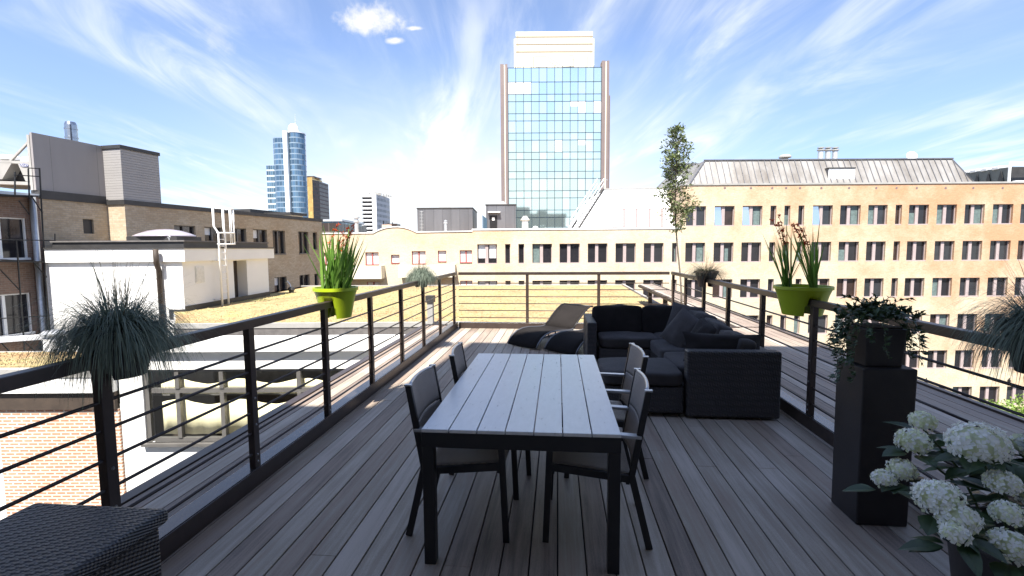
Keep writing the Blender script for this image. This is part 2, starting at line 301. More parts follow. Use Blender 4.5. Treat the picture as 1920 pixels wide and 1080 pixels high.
M = dict(
    deck=boards('deck_wood', .149, [(.33, (.12, .086, .064)), (.46, (.225, .175, .138)), (.53, (.3, .228, .178)), (.6, (.3, .255, .2)), (.78, (.47, .405, .345))]),
    gap=plain('deck_gap', (.012, .01, .009), .9),
    rail=plain('railing_paint', (.05, .036, .031), .38, .15, .2, 8, .08, 160),
    kerb=plain('kerb_metal', (.11, .1, .1), .22, .75, .2, 5, .05, 90),
    bolt=plain('bolt_steel', (.35, .35, .35), .3, .9),
    slat=plain('table_slat', (.7, .7, .69), .3, 0, .07, 12, 0, 220, 1.0, (3, .8, 3)),
    tframe=plain('table_frame_paint', (.018, .017, .018), .4, .2, .2, 8, .05, 200),
    sling=weave('sling_fabric', (.27, .235, .21), 700, .55, .25),
    rattan=weave('rattan', (.036, .03, .028), 110, .45, 1.0),
    rattan_top=weave('rattan_top', (.045, .043, .046), 150, .38, 1.0),
    cushion=plain('cushion_fabric', (.055, .05, .05), .9, 0, .25, 5, .35, 420, .2, sheen=.1),
    cushion_dark=plain('cushion_fabric_dark', (.024, .021, .021), .9, 0, .25, 5, .35, 420, .2, sheen=.05),
    lounger=weave('lounger_sling', (.022, .019, .018), 900, .85, .3, .1),
    alu=plain('aluminium', (.42, .43, .45), .3, .85),
    lounger_rail=plain('lounger_rail', (.16, .165, .18), .4, .6),
    planter=plain('planter_fibre', (.026, .022, .023), .5, 0, .25, 7, .1, 120),
    lime=plain('lime_plastic', (.36, .47, .015), .38, 0, .06, 5, .04, 60, trans=0),
    soil=plain('soil', (.03, .02, .014), .95, 0, .4, 40, .8, 60),
    grey_pot=plain('grey_pot', (.035, .03, .03), .6, 0, .2),
    brown_pot=plain('brown_pot', (.12, .085, .065), .65, 0, .2),
    fescue=leafmat('fescue_blade', (.075, .11, .085), (.25, .3, .23), .6, .3, 9),
    shade_grass=leafmat('shade_grass_blade', (.03, .035, .02), (.1, .095, .06), .6, .15, 9),  # dark olive blades; the shade on this pot is put into the colour
    straw=leafmat('straw_stalk', (.14, .11, .06), (.3, .24, .14), .6, .2, 9),
    sword=leafmat('sword_leaf', (.07, .18, .02), (.24, .42, .08), .4, .35, 8),
    orange=leafmat('orange_flower', (.45, .05, .015), (.75, .13, .03), .5, .35, 8),
    leaf=leafmat('shrub_leaf', (.05, .08, .025), (.17, .21, .08), .4, .25, 4),
    ivy=leafmat('ivy_leaf', (.015, .035, .012), (.06, .1, .035), .4, .15, 10),
    hydleaf=leafmat('hydrangea_leaf', (.012, .03, .012), (.045, .085, .03), .42, .15, 8),
    petal=leafmat('petal', (.86, .87, .8), (.93, .93, .9), .6, .3, 20),
    petal_green=leafmat('petal_green', (.68, .74, .42), (.88, .9, .7), .6, .3, 20),
    treeleaf=leafmat('tree_leaf', (.09, .16, .03), (.25, .36, .07), .5, .3, 1),
    bark=plain('bark', (.16, .13, .1), .9, 0, .3, 30, .5, 60),
    stem=plain('stem', (.05, .08, .025), .6, 0, .2),
    render=plain('white_render', (.78, .77, .74), .85, 0, .04, .8, .05, 40),
    white=plain('white_paint', (.8, .8, .79), .5, 0, .04, 3),
    cream=plain('cream_paint', (.72, .66, .52), .7, 0, .06, 2),
    brown_dark=plain('brown_soffit', (.05, .035, .025), .7, 0, .3, 3),
    zinc_dark=plain('dark_cornice', (.045, .043, .042), .5, .2, .25, 2),
    bitumen=plain('bitumen', (.13, .12, .115), .8, 0, .3, 3, .2, 50),
    concrete=plain('concrete', (.32, .31, .29), .85, 0, .15, 1.5, .1, 30),
    yellow_brick=brick('yellow_brick', (.63, .55, .39), (.55, .46, .31), (.6, .54, .43), stain=(1.0, .66, .5), sscale=.1, w=.21, h=.065),
    tan_brick=brick('tan_brick', (.55, .45, .32), (.44, .35, .23), (.4, .34, .27), stain=(.85, .75, .65), sscale=.3, w=.24, h=.09, ms=.012),
    brown_brick=brick('brown_brick', (.26, .165, .12), (.19, .12, .088), (.25, .21, .18), w=.24, h=.085),
    court_brick=brick('court_brick', (.6, .52, .36), (.52, .43, .28), (.57, .51, .4), stain=(.88, .56, .43), sscale=.35, w=.21, h=.065, lean=((0, .01), (2, .019)), lo=.17),
    pink_brick=brick('pink_brick', (.56, .3, .19), (.5, .23, .14), (.72, .66, .56), w=.21, h=.075, ms=.02, stain=(.95, .82, .72), sscale=.8),
    bldg=brick('shade_brick', (.06, .046, .04), (.045, .035, .03), (.06, .055, .05)),
    panel=seams('grey_panel', (.29, .27, .26), 1.9, rough=.5, metal=.1, width=.006, var=.06),
    ribbed=seams('ribbed_panel', (.31, .295, .285), .12, rough=.5, metal=.1, width=.12, axis='Z', var=.04),
    zinc=plain('zinc_roof', (.19, .165, .14), .5, .2, .3, .5, c2=(.32, .31, .295), stretch=(1, 1, .25)),
    zinc_room=seams('zinc_cladding', (.13, .13, .14), .85, rough=.5, metal=.3, width=.03, var=.12),
    steel=plain('polished_steel', (.42, .43, .45), .22, 1.0, .15, 6),
    galv=plain('galvanised', (.62, .63, .63), .4, .6, .1, 8),
    black=plain('black_metal', (.015, .015, .016), .5, .3, .2),
    frame_pink=plain('window_frame', (.37, .3, .285), .55, 0, .08, 4),
    frame_red=plain('red_window_frame', (.36, .09, .08), .5, 0, .1, 4),
    frame_grey=plain('grey_window_frame', (.13, .123, .115), .45, .2, .12, 4),
    pane=plain('dark_pane', (.018, .017, .02), .06, 0, .3, .7, spec=.5),
    blind=plain('pale_blind', (.11, .15, .142), .6, 0, .3, 5),
    white_blind=plain('white_blind', (.72, .72, .72), .6, 0, .06, 5),
    curtain=plain('cream_curtain', (.8, .72, .48), .9, 0, .06, 3, .2, 20, stretch=(4, 4, .6)),
    mirror=plain('sky_mirror_pane', (.78, .82, .8), .04, .95, .03), pane_grey=plain('grey_pane', (.03, .032, .036), .05, 0, .3, .9, spec=.5), pane_brown=plain('brown_pane', (.035, .022, .018), .08, 0, .4, 1.5),
    glass=thin_glass('clear_glass', (.97, .98, .97), .04),
    pier=plain('tower_pier', (.19, .145, .135), .5, .1, .08, .3),
    towerbox=plain('tower_top_panel', (.62, .58, .45), .6, 0, .05, .2),
    joint=plain('panel_joint', (.25, .2, .14), .7),
    mull=plain('tower_mullion', (.04, .06, .075), .4, .3),
    blueglass=floors('blue_curtain_wall', (.1, .17, .24), (.2, .27, .34), 3.9, .2, .12, 1.9, (.12, .17, .23), .15, .55),
    annexglass=floors('annex_curtain_wall', (.09, .16, .22), (.45, .5, .53), 4.2, .28, .1, 1.6, (.3, .36, .4), .15, .5),
    goldglass=floors('gold_curtain_wall', (.62, .4, .13), (.4, .25, .08), 3.5, .12, .1, 1.6, (.35, .22, .08), .2, .5, .2),
    darktower=floors('dark_curtain_wall', (.05, .035, .03), (.11, .08, .07), 3.5, .3, .1, 1.6, (.08, .06, .05), .25, .2, .3),
    aptgrid=floors('window_grid_wall', (.07, .075, .085), (.5, .5, .51), 2.9, .48, .35, 2.2, (.52, .52, .53), .3, 0, .4),
    chiller=plain('chiller_coil', (.1, .11, .105), .6, .2, .2, 2), frame_dim=plain('dull_window_frame', (.2, .15, .145), .6, 0, .08, 4),
    logo_blue=plain('logo_blue', (.03, .04, .16), .4, 0, .05),
    paper=plain('paper_sign', (.8, .8, .78), .8, 0, .04),
    ground=plain('asphalt_ground', (.09, .088, .085), .9, 0, .2, .3, .2, 20),
    dome=plain('dome_acrylic', (.33, .3, .34), .12, .0, .15, 2, spec=.8),
)
# sedum: yellow, orange, green and grey patches
def sedum_mat():
    m, nt, b = newmat('sedum'); L = nt.links.new
    tc = nd(nt, 'ShaderNodeTexCoord')
    n = nd(nt, 'ShaderNodeTexNoise', i_Scale=.55, i_Detail=9, i_Roughness=.72); L(tc.outputs['Object'], n.inputs['Vector'])
    n2 = nd(nt, 'ShaderNodeTexNoise', i_Scale=7, i_Detail=6, i_Roughness=.7); L(tc.outputs['Object'], n2.inputs['Vector'])
    c1 = ramp(nt, n.outputs['Fac'], [(.28, (.31, .25, .15)), (.4, (.4, .25, .12)), (.5, (.42, .33, .17)), (.62, (.4, .34, .14)), (.78, (.27, .28, .09))])
    c2 = ramp(nt, n2.outputs['Fac'], [(.3, (.5, .45, .4)), (.62, (1, 1, 1))])
    mx = nd(nt, 'ShaderNodeMix', data_type='RGBA', blend_type='MULTIPLY', i_0=1.0); L(c1, mx.inputs[6]); L(c2, mx.inputs[7])
    L(mx.outputs[2], b.inputs['Base Color']); b.inputs['Roughness'].default_value = .95
    bp = nd(nt, 'ShaderNodeBump', i_Strength=.9, i_Distance=.05); L(n2.outputs['Fac'], bp.inputs['Height']); L(bp.outputs[0], b.inputs['Normal'])
    return m
M['sedum'] = sedum_mat()
# tower glass: tone per pane, bright where blinds are down
def tower_glass(nx, w, zrows):
    m, nt, b = newmat('tower_glass'); L = nt.links.new
    oi = nd(nt, 'ShaderNodeNewGeometry')
    col = ramp(nt, oi.outputs['Random Per Island'], [(0, (.6, .75, .72)), (.35, (.64, .79, .76)), (.7, (.68, .82, .79)), (.96, (.76, .87, .84))])
    L(col, b.inputs['Base Color'])
    b.inputs['Metallic'].default_value = .85; b.inputs['Roughness'].default_value = .04
    return m
M['tglass'] = tower_glass(12, 1, None)

# ------------------------------------------------------------------ small builders
def window(parent, fr, x0, x1, z0, z1, y, kind='double', fm='frame_pink', pm='pane', axis='y', sgn=1, blind=None, tilt=False):
    """a window set in its opening; y is the plane of the frame face; behind is +y (or sgn * x on an x wall)"""
    def B(mb, a, b, d0, d1, c, d):
        if axis == 'y': mb.box(a, b, y + d0, y + d1, c, d)
        else: mb.box(min(y + sgn * d0, y + sgn * d1), max(y + sgn * d0, y + sgn * d1), a, b, c, d)
    f = MB(); t = .05; w = x1 - x0
    B(f, x0, x0 + t, 0, .08, z0, z1); B(f, x1 - t, x1, 0, .08, z0, z1)
    B(f, x0 + t, x1 - t, 0, .08, z1 - t, z1); B(f, x0 + t, x1 - t, 0, .08, z0, z0 + t)
    B(f, x0 + .002, x1 - .002, -.17, -.002, z0 + .001, z0 + .09)
    if kind == 'double':
        c = x0 + w * .47; B(f, c - .135, c + .135, -.03, .078, z0 + t + .001, z1 - t - .001)
    elif kind == 'two':
        c = (x0 + x1) / 2; B(f, c - .05, c + .05, -.01, .078, z0 + t + .001, z1 - t - .001)
    o = f.build('window', M[fm], parent, fr)
    if tilt:
        c = x0 + w * .47 - .135; q = MB(); q.poly((x0 + t, y - .13, z0 + t), (c, y - .13, z0 + t), (c, y + .075, z1 - t), (x0 + t, y + .075, z1 - t)); q.build('tilted_sash', M['mirror'], o, fr)
    p = MB(); B(p, x0 + t, x1 - t, .085, .1, z0 + t, z1 - t); p.build('pane', M[pm], o, fr)
    if blind:
        for (a, b, c, d, mt) in blind:
            q = MB(); B(q, x0 + w * a, x0 + w * b, .081, .084, z0 + (z1 - z0) * c, z0 + (z1 - z0) * d); q.build('blind', M[mt], o, fr)
    return o
def blade(mb, p, az, up, L, w, droop, n=5, twist=0):
    """a narrow leaf strip that leaves p steeply and bends over"""
    p = Vector(p); d = Vector((math.cos(az) * math.cos(up), math.sin(az) * math.cos(up), math.sin(up)))
    side = Vector((-math.sin(az + twist), math.cos(az + twist), 0)); vs = []
    for i in range(n + 1):
        t = i / n; ww = w * (1 - t ** 2.2) * .5 + .0004
        vs += [p - side * ww, p + side * ww]
        p = p + d * (L / n); d = (d + Vector((0, 0, -droop / n))).normalized()
    return mb.add(vs, [(2 * i, 2 * i + 1, 2 * i + 3, 2 * i + 2) for i in range(n)])
def leaf(mb, p, d, nrm, L, w, fold=.25, shape=(.0, .75, 1, .7, 0)):
    """an ovate leaf folded along its midrib"""
    p = Vector(p); d = Vector(d).normalized(); s = d.cross(Vector(nrm))
    if s.length < 1e-3: s = d.orthogonal()
    s.normalize(); u = s.cross(d).normalized(); k = len(shape) - 1; vs = []
    for i, q in enumerate(shape):
        c = p + d * (L * i / k) - u * (L * .18 * (i / k) ** 2); ww = w * .5 * q
        vs += [c - s * ww + u * fold * ww, c, c + s * ww + u * fold * ww]
    return mb.add(vs, [f for i in range(k) for f in ((3 * i, 3 * i + 1, 3 * i + 4, 3 * i + 3), (3 * i + 1, 3 * i + 2, 3 * i + 5, 3 * i + 4))])
def rnd(a, b): return random.uniform(a, b)
def rvec():
    while True:
        v = Vector((rnd(-1, 1), rnd(-1, 1), rnd(-1, 1)))
        if .05 < v.length < 1: return v.normalized()
def soft_box(mb, c, size, rot=None, k=9.0, puff=.006, wob=.009, n=10, seed=0):
    """a stuffed cushion: rounded box with crowned faces and slight wrinkles"""
    sx, sy, sz = [q / 2 for q in size]; rot = rot or Matrix.Identity(3); c = Vector(c)
    bm = bmesh.new(); bmesh.ops.create_cube(bm, size=2); bmesh.ops.subdivide_edges(bm, edges=bm.edges[:], cuts=n, use_grid_fill=True)
    vs = []
    for v in bm.verts:
        q = v.co.copy(); l = (abs(q.x) ** k + abs(q.y) ** k + abs(q.z) ** k) ** (1 / k); q = q / l
        e = max(0, 1 - abs(q.x)) * max(0, 1 - abs(q.y)); p = Vector((q.x * sx, q.y * sy, q.z * sz + (puff * 4 * e * q.z)))
        m = min(sx, sy, sz)
        p += Vector((noise.noise(p * 5 + Vector((seed, 3, 1))), noise.noise(p * 5 + Vector((7, seed, 2))), noise.noise(p * 5 + Vector((4, 9, seed))))) * wob
        vs.append(c + rot @ p)
    mb.add(vs, [tuple(v.index for v in f.verts) for f in bm.faces]); bm.free(); return mb
def pillow(mb, c, w, h, t, rot, seed=0, n=12):
    """a scatter cushion: thick in the middle, pinched along the seams and at the corners"""
    c = Vector(c); vs = []; fs = []
    for sd in (1, -1):
        base = len(vs)
        for i in range(n + 1):
            for j in range(n + 1):
                u, v = i / n * 2 - 1, j / n * 2 - 1
                b = ((1 - u * u) * (1 - v * v)) ** .45
                p = Vector((u * w / 2 * (1 - .09 * (1 - v * v)), v * h / 2 * (1 - .09 * (1 - u * u)), sd * t / 2 * b))
                p.z += noise.noise(Vector((u * 2 + seed, v * 2, sd))) * .025 * b
                vs.append(c + rot @ p)
        for i in range(n):
            for j in range(n):
                a = base + i * (n + 1) + j; q = (a, a + n + 1, a + n + 2, a + 1)
                fs.append(q if sd == 1 else q[::-1])
    return mb.add(vs, fs)
def eul(x, y, z): return (Matrix.Rotation(z, 3, 'Z') @ Matrix.Rotation(y, 3, 'Y') @ Matrix.Rotation(x, 3, 'X'))
# ================================================================== TERRACE
XL, XR, YF = -2.1, 2.26, 9.88            # the inner faces of the railings
PITCHB = .149
b = MB(); x = XL - .78
n0 = round(-2.78 / PITCHB)
i = n0
while (i + 1) * PITCHB < 4.36:
    x0, x1 = i * PITCHB + .0042, (i + 1) * PITCHB - .0042
    y1 = YF + .35 if x0 < 3.66 else 22.6
    ya, off = -.95, rnd(.4, 3.4)
    while ya < y1 - .01:                                  # boards of about 3.6 m with butt joints
        ye = min(y1, ya + (off if ya < 0 else 3.6))
        if y1 - ye < .5: ye = y1
        b.box(x0, x1, ya + .0015, ye - .0015, -.028, rnd(-.0014, .0014)); ya = ye
    i += 1
XO0, XO1 = n0 * PITCHB, i * PITCHB
tag(b.build('deck', M['deck'], loc=(0, 0, 0), bevel=.002, seg=1), kind='structure')
tag(mbox(XO0 + .01, XO1 - .01, -.95, YF + .34, -.12, -.03).build('deck_base', M['gap'], loc=(0, 0, -.12)), kind='structure')
t = root('terrace_building', (0, 4, -14), 'long white building that carries the wooden roof terrace', 'building')
b = MB(); b.box(XO0 - .06, XO1 + .06, -.9, YF + .36, -14, -.125).build('wall', M['render'], t)
mbox(3.66, XO1 - .02, YF + .47, 22.55, -.13, -.03).build('walkway_beam', M['brown_dark'], t)
for y in (12.5, 15.5, 18.5, 21.5): mbox(3.95, 4.1, y, y + .15, -.85, -.131).build('walkway_post', M['brown_dark'], t)
b = MB(); b.box(XO0 - .1, XO0 - .003, -.9, YF + .4, -.2, .012); b.box(XO1 + .003, XO1 + .07, -.9, 22.7, -.2, .022); b.box(XO0 - .1, XO1 - .01, YF + .402, YF + .45, -.2, .012)
b.build('edge_trim', M['rail'], t)
# ------------------------------------------------------------------ railings
RZ, RODS = 1.175, (.225, .375, .52, .665, .81, .945)
def railing(label, p, q, ts, nrm):
    """p to q along the inner face; ts are the post places along it; nrm points to the outside"""
    p, q, nrm = Vector(p), Vector(q), Vector(nrm); d = (q - p).normalized(); Lg = (q - p).length
    t = root('railing', (p + q) / 2, label, 'railing', 'metal railings round the terrace')
    c = nrm * .034
    MB().bar(p + c + Vector((0, 0, RZ - .03)), q + c + Vector((0, 0, RZ - .03)), .06, .06).build('top_rail', M['rail'], t, bevel=.004)
    k = nrm * .068
    MB().bar(p + k + Vector((0, 0, .062)), q + k + Vector((0, 0, .062)), .12, .12).build('kerb_beam', M['kerb'], t, bevel=.004)
    MB().bar(p + nrm * .003 + Vector((0, 0, .06)), q + nrm * .003 + Vector((0, 0, .06)), .006, .116).build('kerb_face', M['rail'], t)
    for z in RODS:
        MB().tube([p + c + Vector((0, 0, z)), q + c + Vector((0, 0, z))], .009, 8).build('rod', M['rail'], t, smooth=True)
    for s in ts:
        o = p + d * s + c
        po = MB().bar(o + Vector((0, 0, .1225)), o + Vector((0, 0, RZ - .0605)), .06, .046, up=nrm).build('post', M['rail'], t, bevel=.003)
        for z in (.165, .215, .43, .62):
            c0 = o - nrm * .023 + Vector((0, 0, z)); MB().tube([c0, c0 - nrm * .006], [.009, .006], 8).build('bolt', M['bolt'], po)
    return t
railing('long dark metal railing with one lime pot and two grass pots on the left side', (XL, -.9, 0), (XL, YF + .1, 0), [.9 + y for y in (-.14, .95, 2.04, 3.13, 4.22, 5.31, 6.4, 7.49, 8.58, 9.78)], (-1, 0, 0))
railing('long dark metal railing with a lime pot behind the sofa on the right side', (XR, -.9, 0), (XR, YF + .1, 0), [.9 + y for y in (.15, 1.25, 2.35, 3.45, 4.55, 5.65, 6.75, 7.85, 8.95, 9.9)], (1, 0, 0))
wd = XR - XL
railing('short dark metal railing across the far end behind the loungers', (XL + .04, YF, 0), (XR - .04, YF, 0), [wd * .3333 - .02, wd * .6666 - .02], (0, 1, 0))
# ------------------------------------------------------------------ dining table
TX0, TX1, TY0, TY1, TZ = -.7, .315, 2.36, 4.17, .732
t = root('dining_table', ((TX0 + TX1) / 2, (TY0 + TY1) / 2, 0), 'long dining table with pale grey slatted top and black legs', 'table')
pw = (TX1 - TX0) / 7
for k in range(7):
    mbox(TX0 + k * pw + .003, TX0 + (k + 1) * pw - .003, TY0 + rnd(0, .002), TY1, TZ - .018, TZ).build('slat', M['slat'], t, bevel=.0025)
b = MB(); b.box(TX0 + .002, TX1 - .002, TY0 + .003, TY0 + .045, TZ - .098, TZ - .0185); b.box(TX0 + .002, TX1 - .002, TY1 - .045, TY1 - .003, TZ - .098, TZ - .0185)
b.box(TX0 + .002, TX0 + .044, TY0 + .046, TY1 - .046, TZ - .098, TZ - .0185); b.box(TX1 - .044, TX1 - .002, TY0 + .046, TY1 - .046, TZ - .098, TZ - .0185)
b.build('apron', M['tframe'], t, bevel=.002)
for x in (TX0 + .003, TX1 - .063):
    for y in (TY0 + .004, TY1 - .064): mbox(x, x + .06, y, y + .06, .0, TZ - .099).build('leg', M['tframe'], t, bevel=.003)
# ------------------------------------------------------------------ chairs (local: faces +y, origin on the floor under the seat)
def make_chair(label, Mx):
    t = root('dining_chair', (0, 0, 0), label, 'chair', 'chairs round the dining table')
    hw = .235; zr_, zf_ = .392, .44
    bk = lambda z: -.222 - .078 * (z - .42) / .45           # y of the back upright at height z
    for sx in (-1, 1):
        x = sx * hw
        MB().bar((x, .25, 0), (x, .222, .64), .022, .036, up=(0, 1, 0)).build('leg', M['tframe'], t, bevel=.003)
        f = MB(); f.bar((x, -.32, 0), (x, bk(.41), .41), .022, .038, up=(0, 1, 0)); f.bar((x, bk(.4), .4), (x, bk(.885), .885), .024, .034, up=(0, 1, 0))
        f.build('leg', M['tframe'], t, bevel=.003)
        MB().bar((x, .226, zf_), (x, bk(zr_), zr_), .02, .042).build('seat_rail', M['tframe'], t, bevel=.003)
        MB().bar((x, .25, .655), (x, bk(.63) - .01, .632), .046, .018).build('armrest', M['alu'], t, bevel=.004)
        MB().bar((x, bk(.886) - .02, .888), (x, bk(.886) + .02, .888), .026, .008).build('end_cap', M['alu'], t)
    n = 12
    f = [(i * (n + 1) + j, (i + 1) * (n + 1) + j, (i + 1) * (n + 1) + j + 1, i * (n + 1) + j + 1) for i in range(n) for j in range(n)]
    v = []
    for i in range(n + 1):
        for j in range(n + 1):
            u, w = i / n * 2 - 1, j / n
            v.append((u * (hw - .012), -.215 + .455 * w, zr_ + (zf_ - zr_) * w + .028 - .02 * (1 - u * u) * math.sin(w * pi) - .03 * max(0, w - .85) ** 2 * 40))
    o = MB().add(v, f).build('seat', M['sling'], t, smooth=True); q = o.modifiers.new('thick', 'SOLIDIFY'); q.thickness = .008
    def bp(u, z): return (u * (hw - .012), bk(z) - .022 * (1 - u * u) + .006, z + .009 * (1 - u * u) * (z - .44) / .44)
    for z0, z1 in ((.45, .664), (.67, .878)):                # two sling bands with a seam between
        v = [bp(i / n * 2 - 1, z0 + (z1 - z0) * j / n) for i in range(n + 1) for j in range(n + 1)]
        o = MB().add(v, f).build('backrest', M['sling'], t, smooth=True); q = o.modifiers.new('thick', 'SOLIDIFY'); q.thickness = .006
    MB().tube([bp(i / n * 2 - 1, .884) for i in range(n + 1)], .009, 8).build('back_rail', M['alu'], t, smooth=True)
    MB().tube([bp(i / n * 2 - 1, .445) for i in range(n + 1)], .009, 8).build('back_rail', M['tframe'], t, smooth=True)
    for y, z in ((-.2, .375), (.21, .415)): MB().bar((-hw, y, z), (hw, y, z), .02, .03).build('cross_rail', M['tframe'], t)
    t.matrix_world = Mx; return t
def at(x, y, rz): return Matrix.Translation((x, y, 0)) @ Matrix.Rotation(rz, 4, 'Z')
ch = make_chair('grey sling chair on the near left of the dining table', at(-.53, 2.835, R_(-92)))
dup(ch, at(-.475, 3.63, R_(-86)), 'grey sling chair at the far left corner of the dining table by the railing side')
dup(ch, at(.19, 2.84, R_(88)), 'grey sling chair on the near right of the dining table, in front of another chair')
dup(ch, at(.3, 3.64, R_(93)), 'grey sling chair at the far right of the dining table beside the sofa')
# ------------------------------------------------------------------ corner sofa
t = root('corner_sofa', (1.25, 6, 0), 'large black wicker corner sofa with charcoal cushions', 'sofa')
def sb(name, *a, m='rattan'): return mbox(*a).build(name, M[m], t, bevel=.02, seg=3)
sb('base', .56, 2.12, 6.62, 7.62, .04, .28); sb('base', 1.24, 2.12, 4.84, 6.6, .04, .28); sb('base', .44, 1.22, 4.72, 5.42, .04, .3)
sb('back', .56, 2.12, 7.38, 7.58, .29, .62); sb('back', 1.96, 2.12, 4.85, 7.36, .29, .62)
sb('armrest', .4, .53, 6.6, 7.58, .02, .64); sb('armrest', 1.235, 2.1, 4.69, 4.83, .02, .665)
def cu(name, c, s, rot=None, mt='cushion', **k): return soft_box(MB(), c, s, rot, **k).build(name, M[mt], t, smooth=True)
cu('seat_cushion', (.98, 6.98, .355), (.8, .72, .15), seed=1); cu('seat_cushion', (1.62, 6.98, .355), (.5, .72, .15), seed=5)
cu('seat_cushion', (1.58, 6.22, .355), (.7, .78, .15), seed=2); cu('seat_cushion', (1.58, 5.43, .355), (.7, .78, .15), seed=3)
cu('seat_cushion', (.83, 5.07, .372), (.79, .7, .14), seed=4)
cu('back_cushion', (.87, 7.2, .6), (.72, .2, .4), eul(R_(-8), 0, 0), mt='cushion_dark', seed=6, wob=.014); cu('back_cushion', (1.52, 7.2, .6), (.6, .2, .4), eul(R_(-8), 0, 0), mt='cushion_dark', seed=7, wob=.014)
cu('back_cushion', (1.84, 6.55, .6), (.2, .72, .4), eul(0, R_(10), R_(4)), seed=8, wob=.02); cu('back_cushion', (1.83, 5.85, .59), (.2, .7, .38), eul(0, R_(12), R_(-3)), seed=9, wob=.02)
cu('back_cushion', (1.84, 5.2, .575), (.2, .62, .34), eul(0, R_(12), 0), seed=10, wob=.02)
for lab, c, w, h, tk, rot, sd, mt in (
    ('charcoal scatter cushion lying along the top of the near sofa arm', (1.66, 5.0, .64), .8, .3, .2, eul(R_(72), R_(2), R_(2)), 1, 'cushion_dark'),
    ('big slumped charcoal scatter cushion in the middle of the sofa corner', (1.55, 6.15, .62), .5, .5, .2, eul(R_(58), R_(20), R_(-66)), 2, 'cushion'),
    ('black round-looking scatter cushion tucked behind the slumped one', (1.66, 5.72, .62), .42, .4, .18, eul(R_(62), R_(12), R_(-78)), 3, 'cushion_dark'),
    ('charcoal scatter cushion standing in the far inner corner of the sofa', (1.72, 6.78, .66), .46, .46, .18, eul(R_(66), R_(6), R_(-40)), 4, 'cushion')):
    tag(pillow(MB(), c, w, h, tk, rot, sd).build('scatter_cushion', M[mt], smooth=True), lab, 'cushion', 'scatter cushions on the sofa')
# ------------------------------------------------------------------ sun loungers (local: foot at y = 0, head towards +y)
def make_lounger(label, Mx):
    t = root('sun_lounger', (0, 0, 0), label, 'sun lounger', 'sun loungers at the far end')
    base = [(0, .03), (.05, .1), (.13, .17), (.24, .225), (.38, .25), (.54, .25), (.7, .235), (.85, .22), (.95, .22), (1.03, .235)]
    back = [(1.01, .235), (1.12, .325), (1.25, .425), (1.38, .51), (1.47, .555), (1.54, .575), (1.6, .575)]
    hw = .31; m = 6
    for nm, pr in (('sling', base), ('backrest', back)):
        v = []
        for y, z in pr:
            for j in range(m + 1):
                u = j / m * 2 - 1; v.append((u * hw, y, z - .012 * (1 - u * u)))
        k = m + 1
        f = [(i * k + j, i * k + j + 1, (i + 1) * k + j + 1, (i + 1) * k + j) for i in range(len(pr) - 1) for j in range(m)]
        o = MB().add(v, f).build(nm, M['lounger'], t, smooth=True); s = o.modifiers.new('thick', 'SOLIDIFY'); s.thickness = .012; s.offset = 0
        for sx in (-1, 1):
            MB().tube([(sx * (hw + .012), y, z + .004) for y, z in pr], .013, 8).build('side_rail', M['lounger_rail'] if nm == 'sling' else M['tframe'], t, smooth=True)
    MB().tube([(-hw - .02, 1.6, .575), (hw + .02, 1.6, .575)], .018, 8).build('head_bar', M['tframe'], t, smooth=True)
    for sx in (-1, 1):
        f = MB(); f.tube([(sx * hw, .5, .25), (sx * hw, .62, .02)], .012, 8); f.tube([(sx * hw, 1.0, .22), (sx * hw, 1.1, .01)], .012, 8); f.tube([(sx * hw, .3, .013), (sx * hw, 1.5, .013)], .012, 8)
        f.build('leg', M['tframe'], t, smooth=True)
        MB().tube([(sx * (hw - .03), 1.4, .5), (sx * (hw - .03), 1.48, .013)], .01, 8).build('prop', M['tframe'], t, smooth=True)
    t.matrix_world = Mx; return t
lo = make_lounger('dark sling sun lounger nearer the railing at the far end', at(-.6, 7.95, R_(-38)))
dup(lo, at(.03, 7.53, R_(-41)), 'dark sling sun lounger right against the sofa arm')
# ------------------------------------------------------------------ rattan side box (near left)
t = root('rattan_box', (-1.76, 1.0, 0), 'dark woven rattan box at the near left corner of the deck', 'storage box')
mbox(-2.03, -1.5, .3, 1.62, .0, .612).build('body', M['rattan'], t, bevel=.012)
mbox(-2.05, -1.48, .28, 1.65, .615, .672).build('lid', M['rattan_top'], t, bevel=.02, seg=3)
# ------------------------------------------------------------------ planter column with ivy pot
t = root('tall_planter', (1.96, 3.03, 0), 'tall black square planter column in front of the right railing', 'planter')
PX0, PX1, PY0, PY1, PH = 1.765, 2.05, 2.93, 3.2, .945
b = MB(); b.hexa([(PX0, PY0, 0), (PX1, PY0, 0), (PX1, PY1, 0), (PX0, PY1, 0)], [(PX0 - .004, PY0 - .004, PH), (PX1 + .004, PY0 - .004, PH), (PX1 + .004, PY1 + .004, PH), (PX0 - .004, PY1 + .004, PH)])
b.build('column', M['planter'], t, bevel=.008)
t = root('ivy_pot', (1.97, 3.03, PH), 'small black square pot with trailing ivy on top of the planter column', 'potted plant')
IX0, IX1, IY0, IY1, IH = 1.79, 2.01, 2.965, 3.18, 1.17
b = MB(); b.hexa([(IX0 + .01, IY0 + .01, PH + .001), (IX1 - .01, IY0 + .01, PH + .001), (IX1 - .01, IY1 - .01, PH + .001), (IX0 + .01, IY1 - .01, PH + .001)], [(IX0, IY0, IH), (IX1, IY0, IH), (IX1, IY1, IH), (IX0, IY1, IH)])
b.build('pot', M['planter'], t, bevel=.006)
mbox(IX0 + .015, IX1 - .015, IY0 + .015, IY1 - .015, IH, IH + .008).build('soil', M['soil'], t)
iv = MB(); st = MB(); IVS = (0, .95, .55, .35, 0)
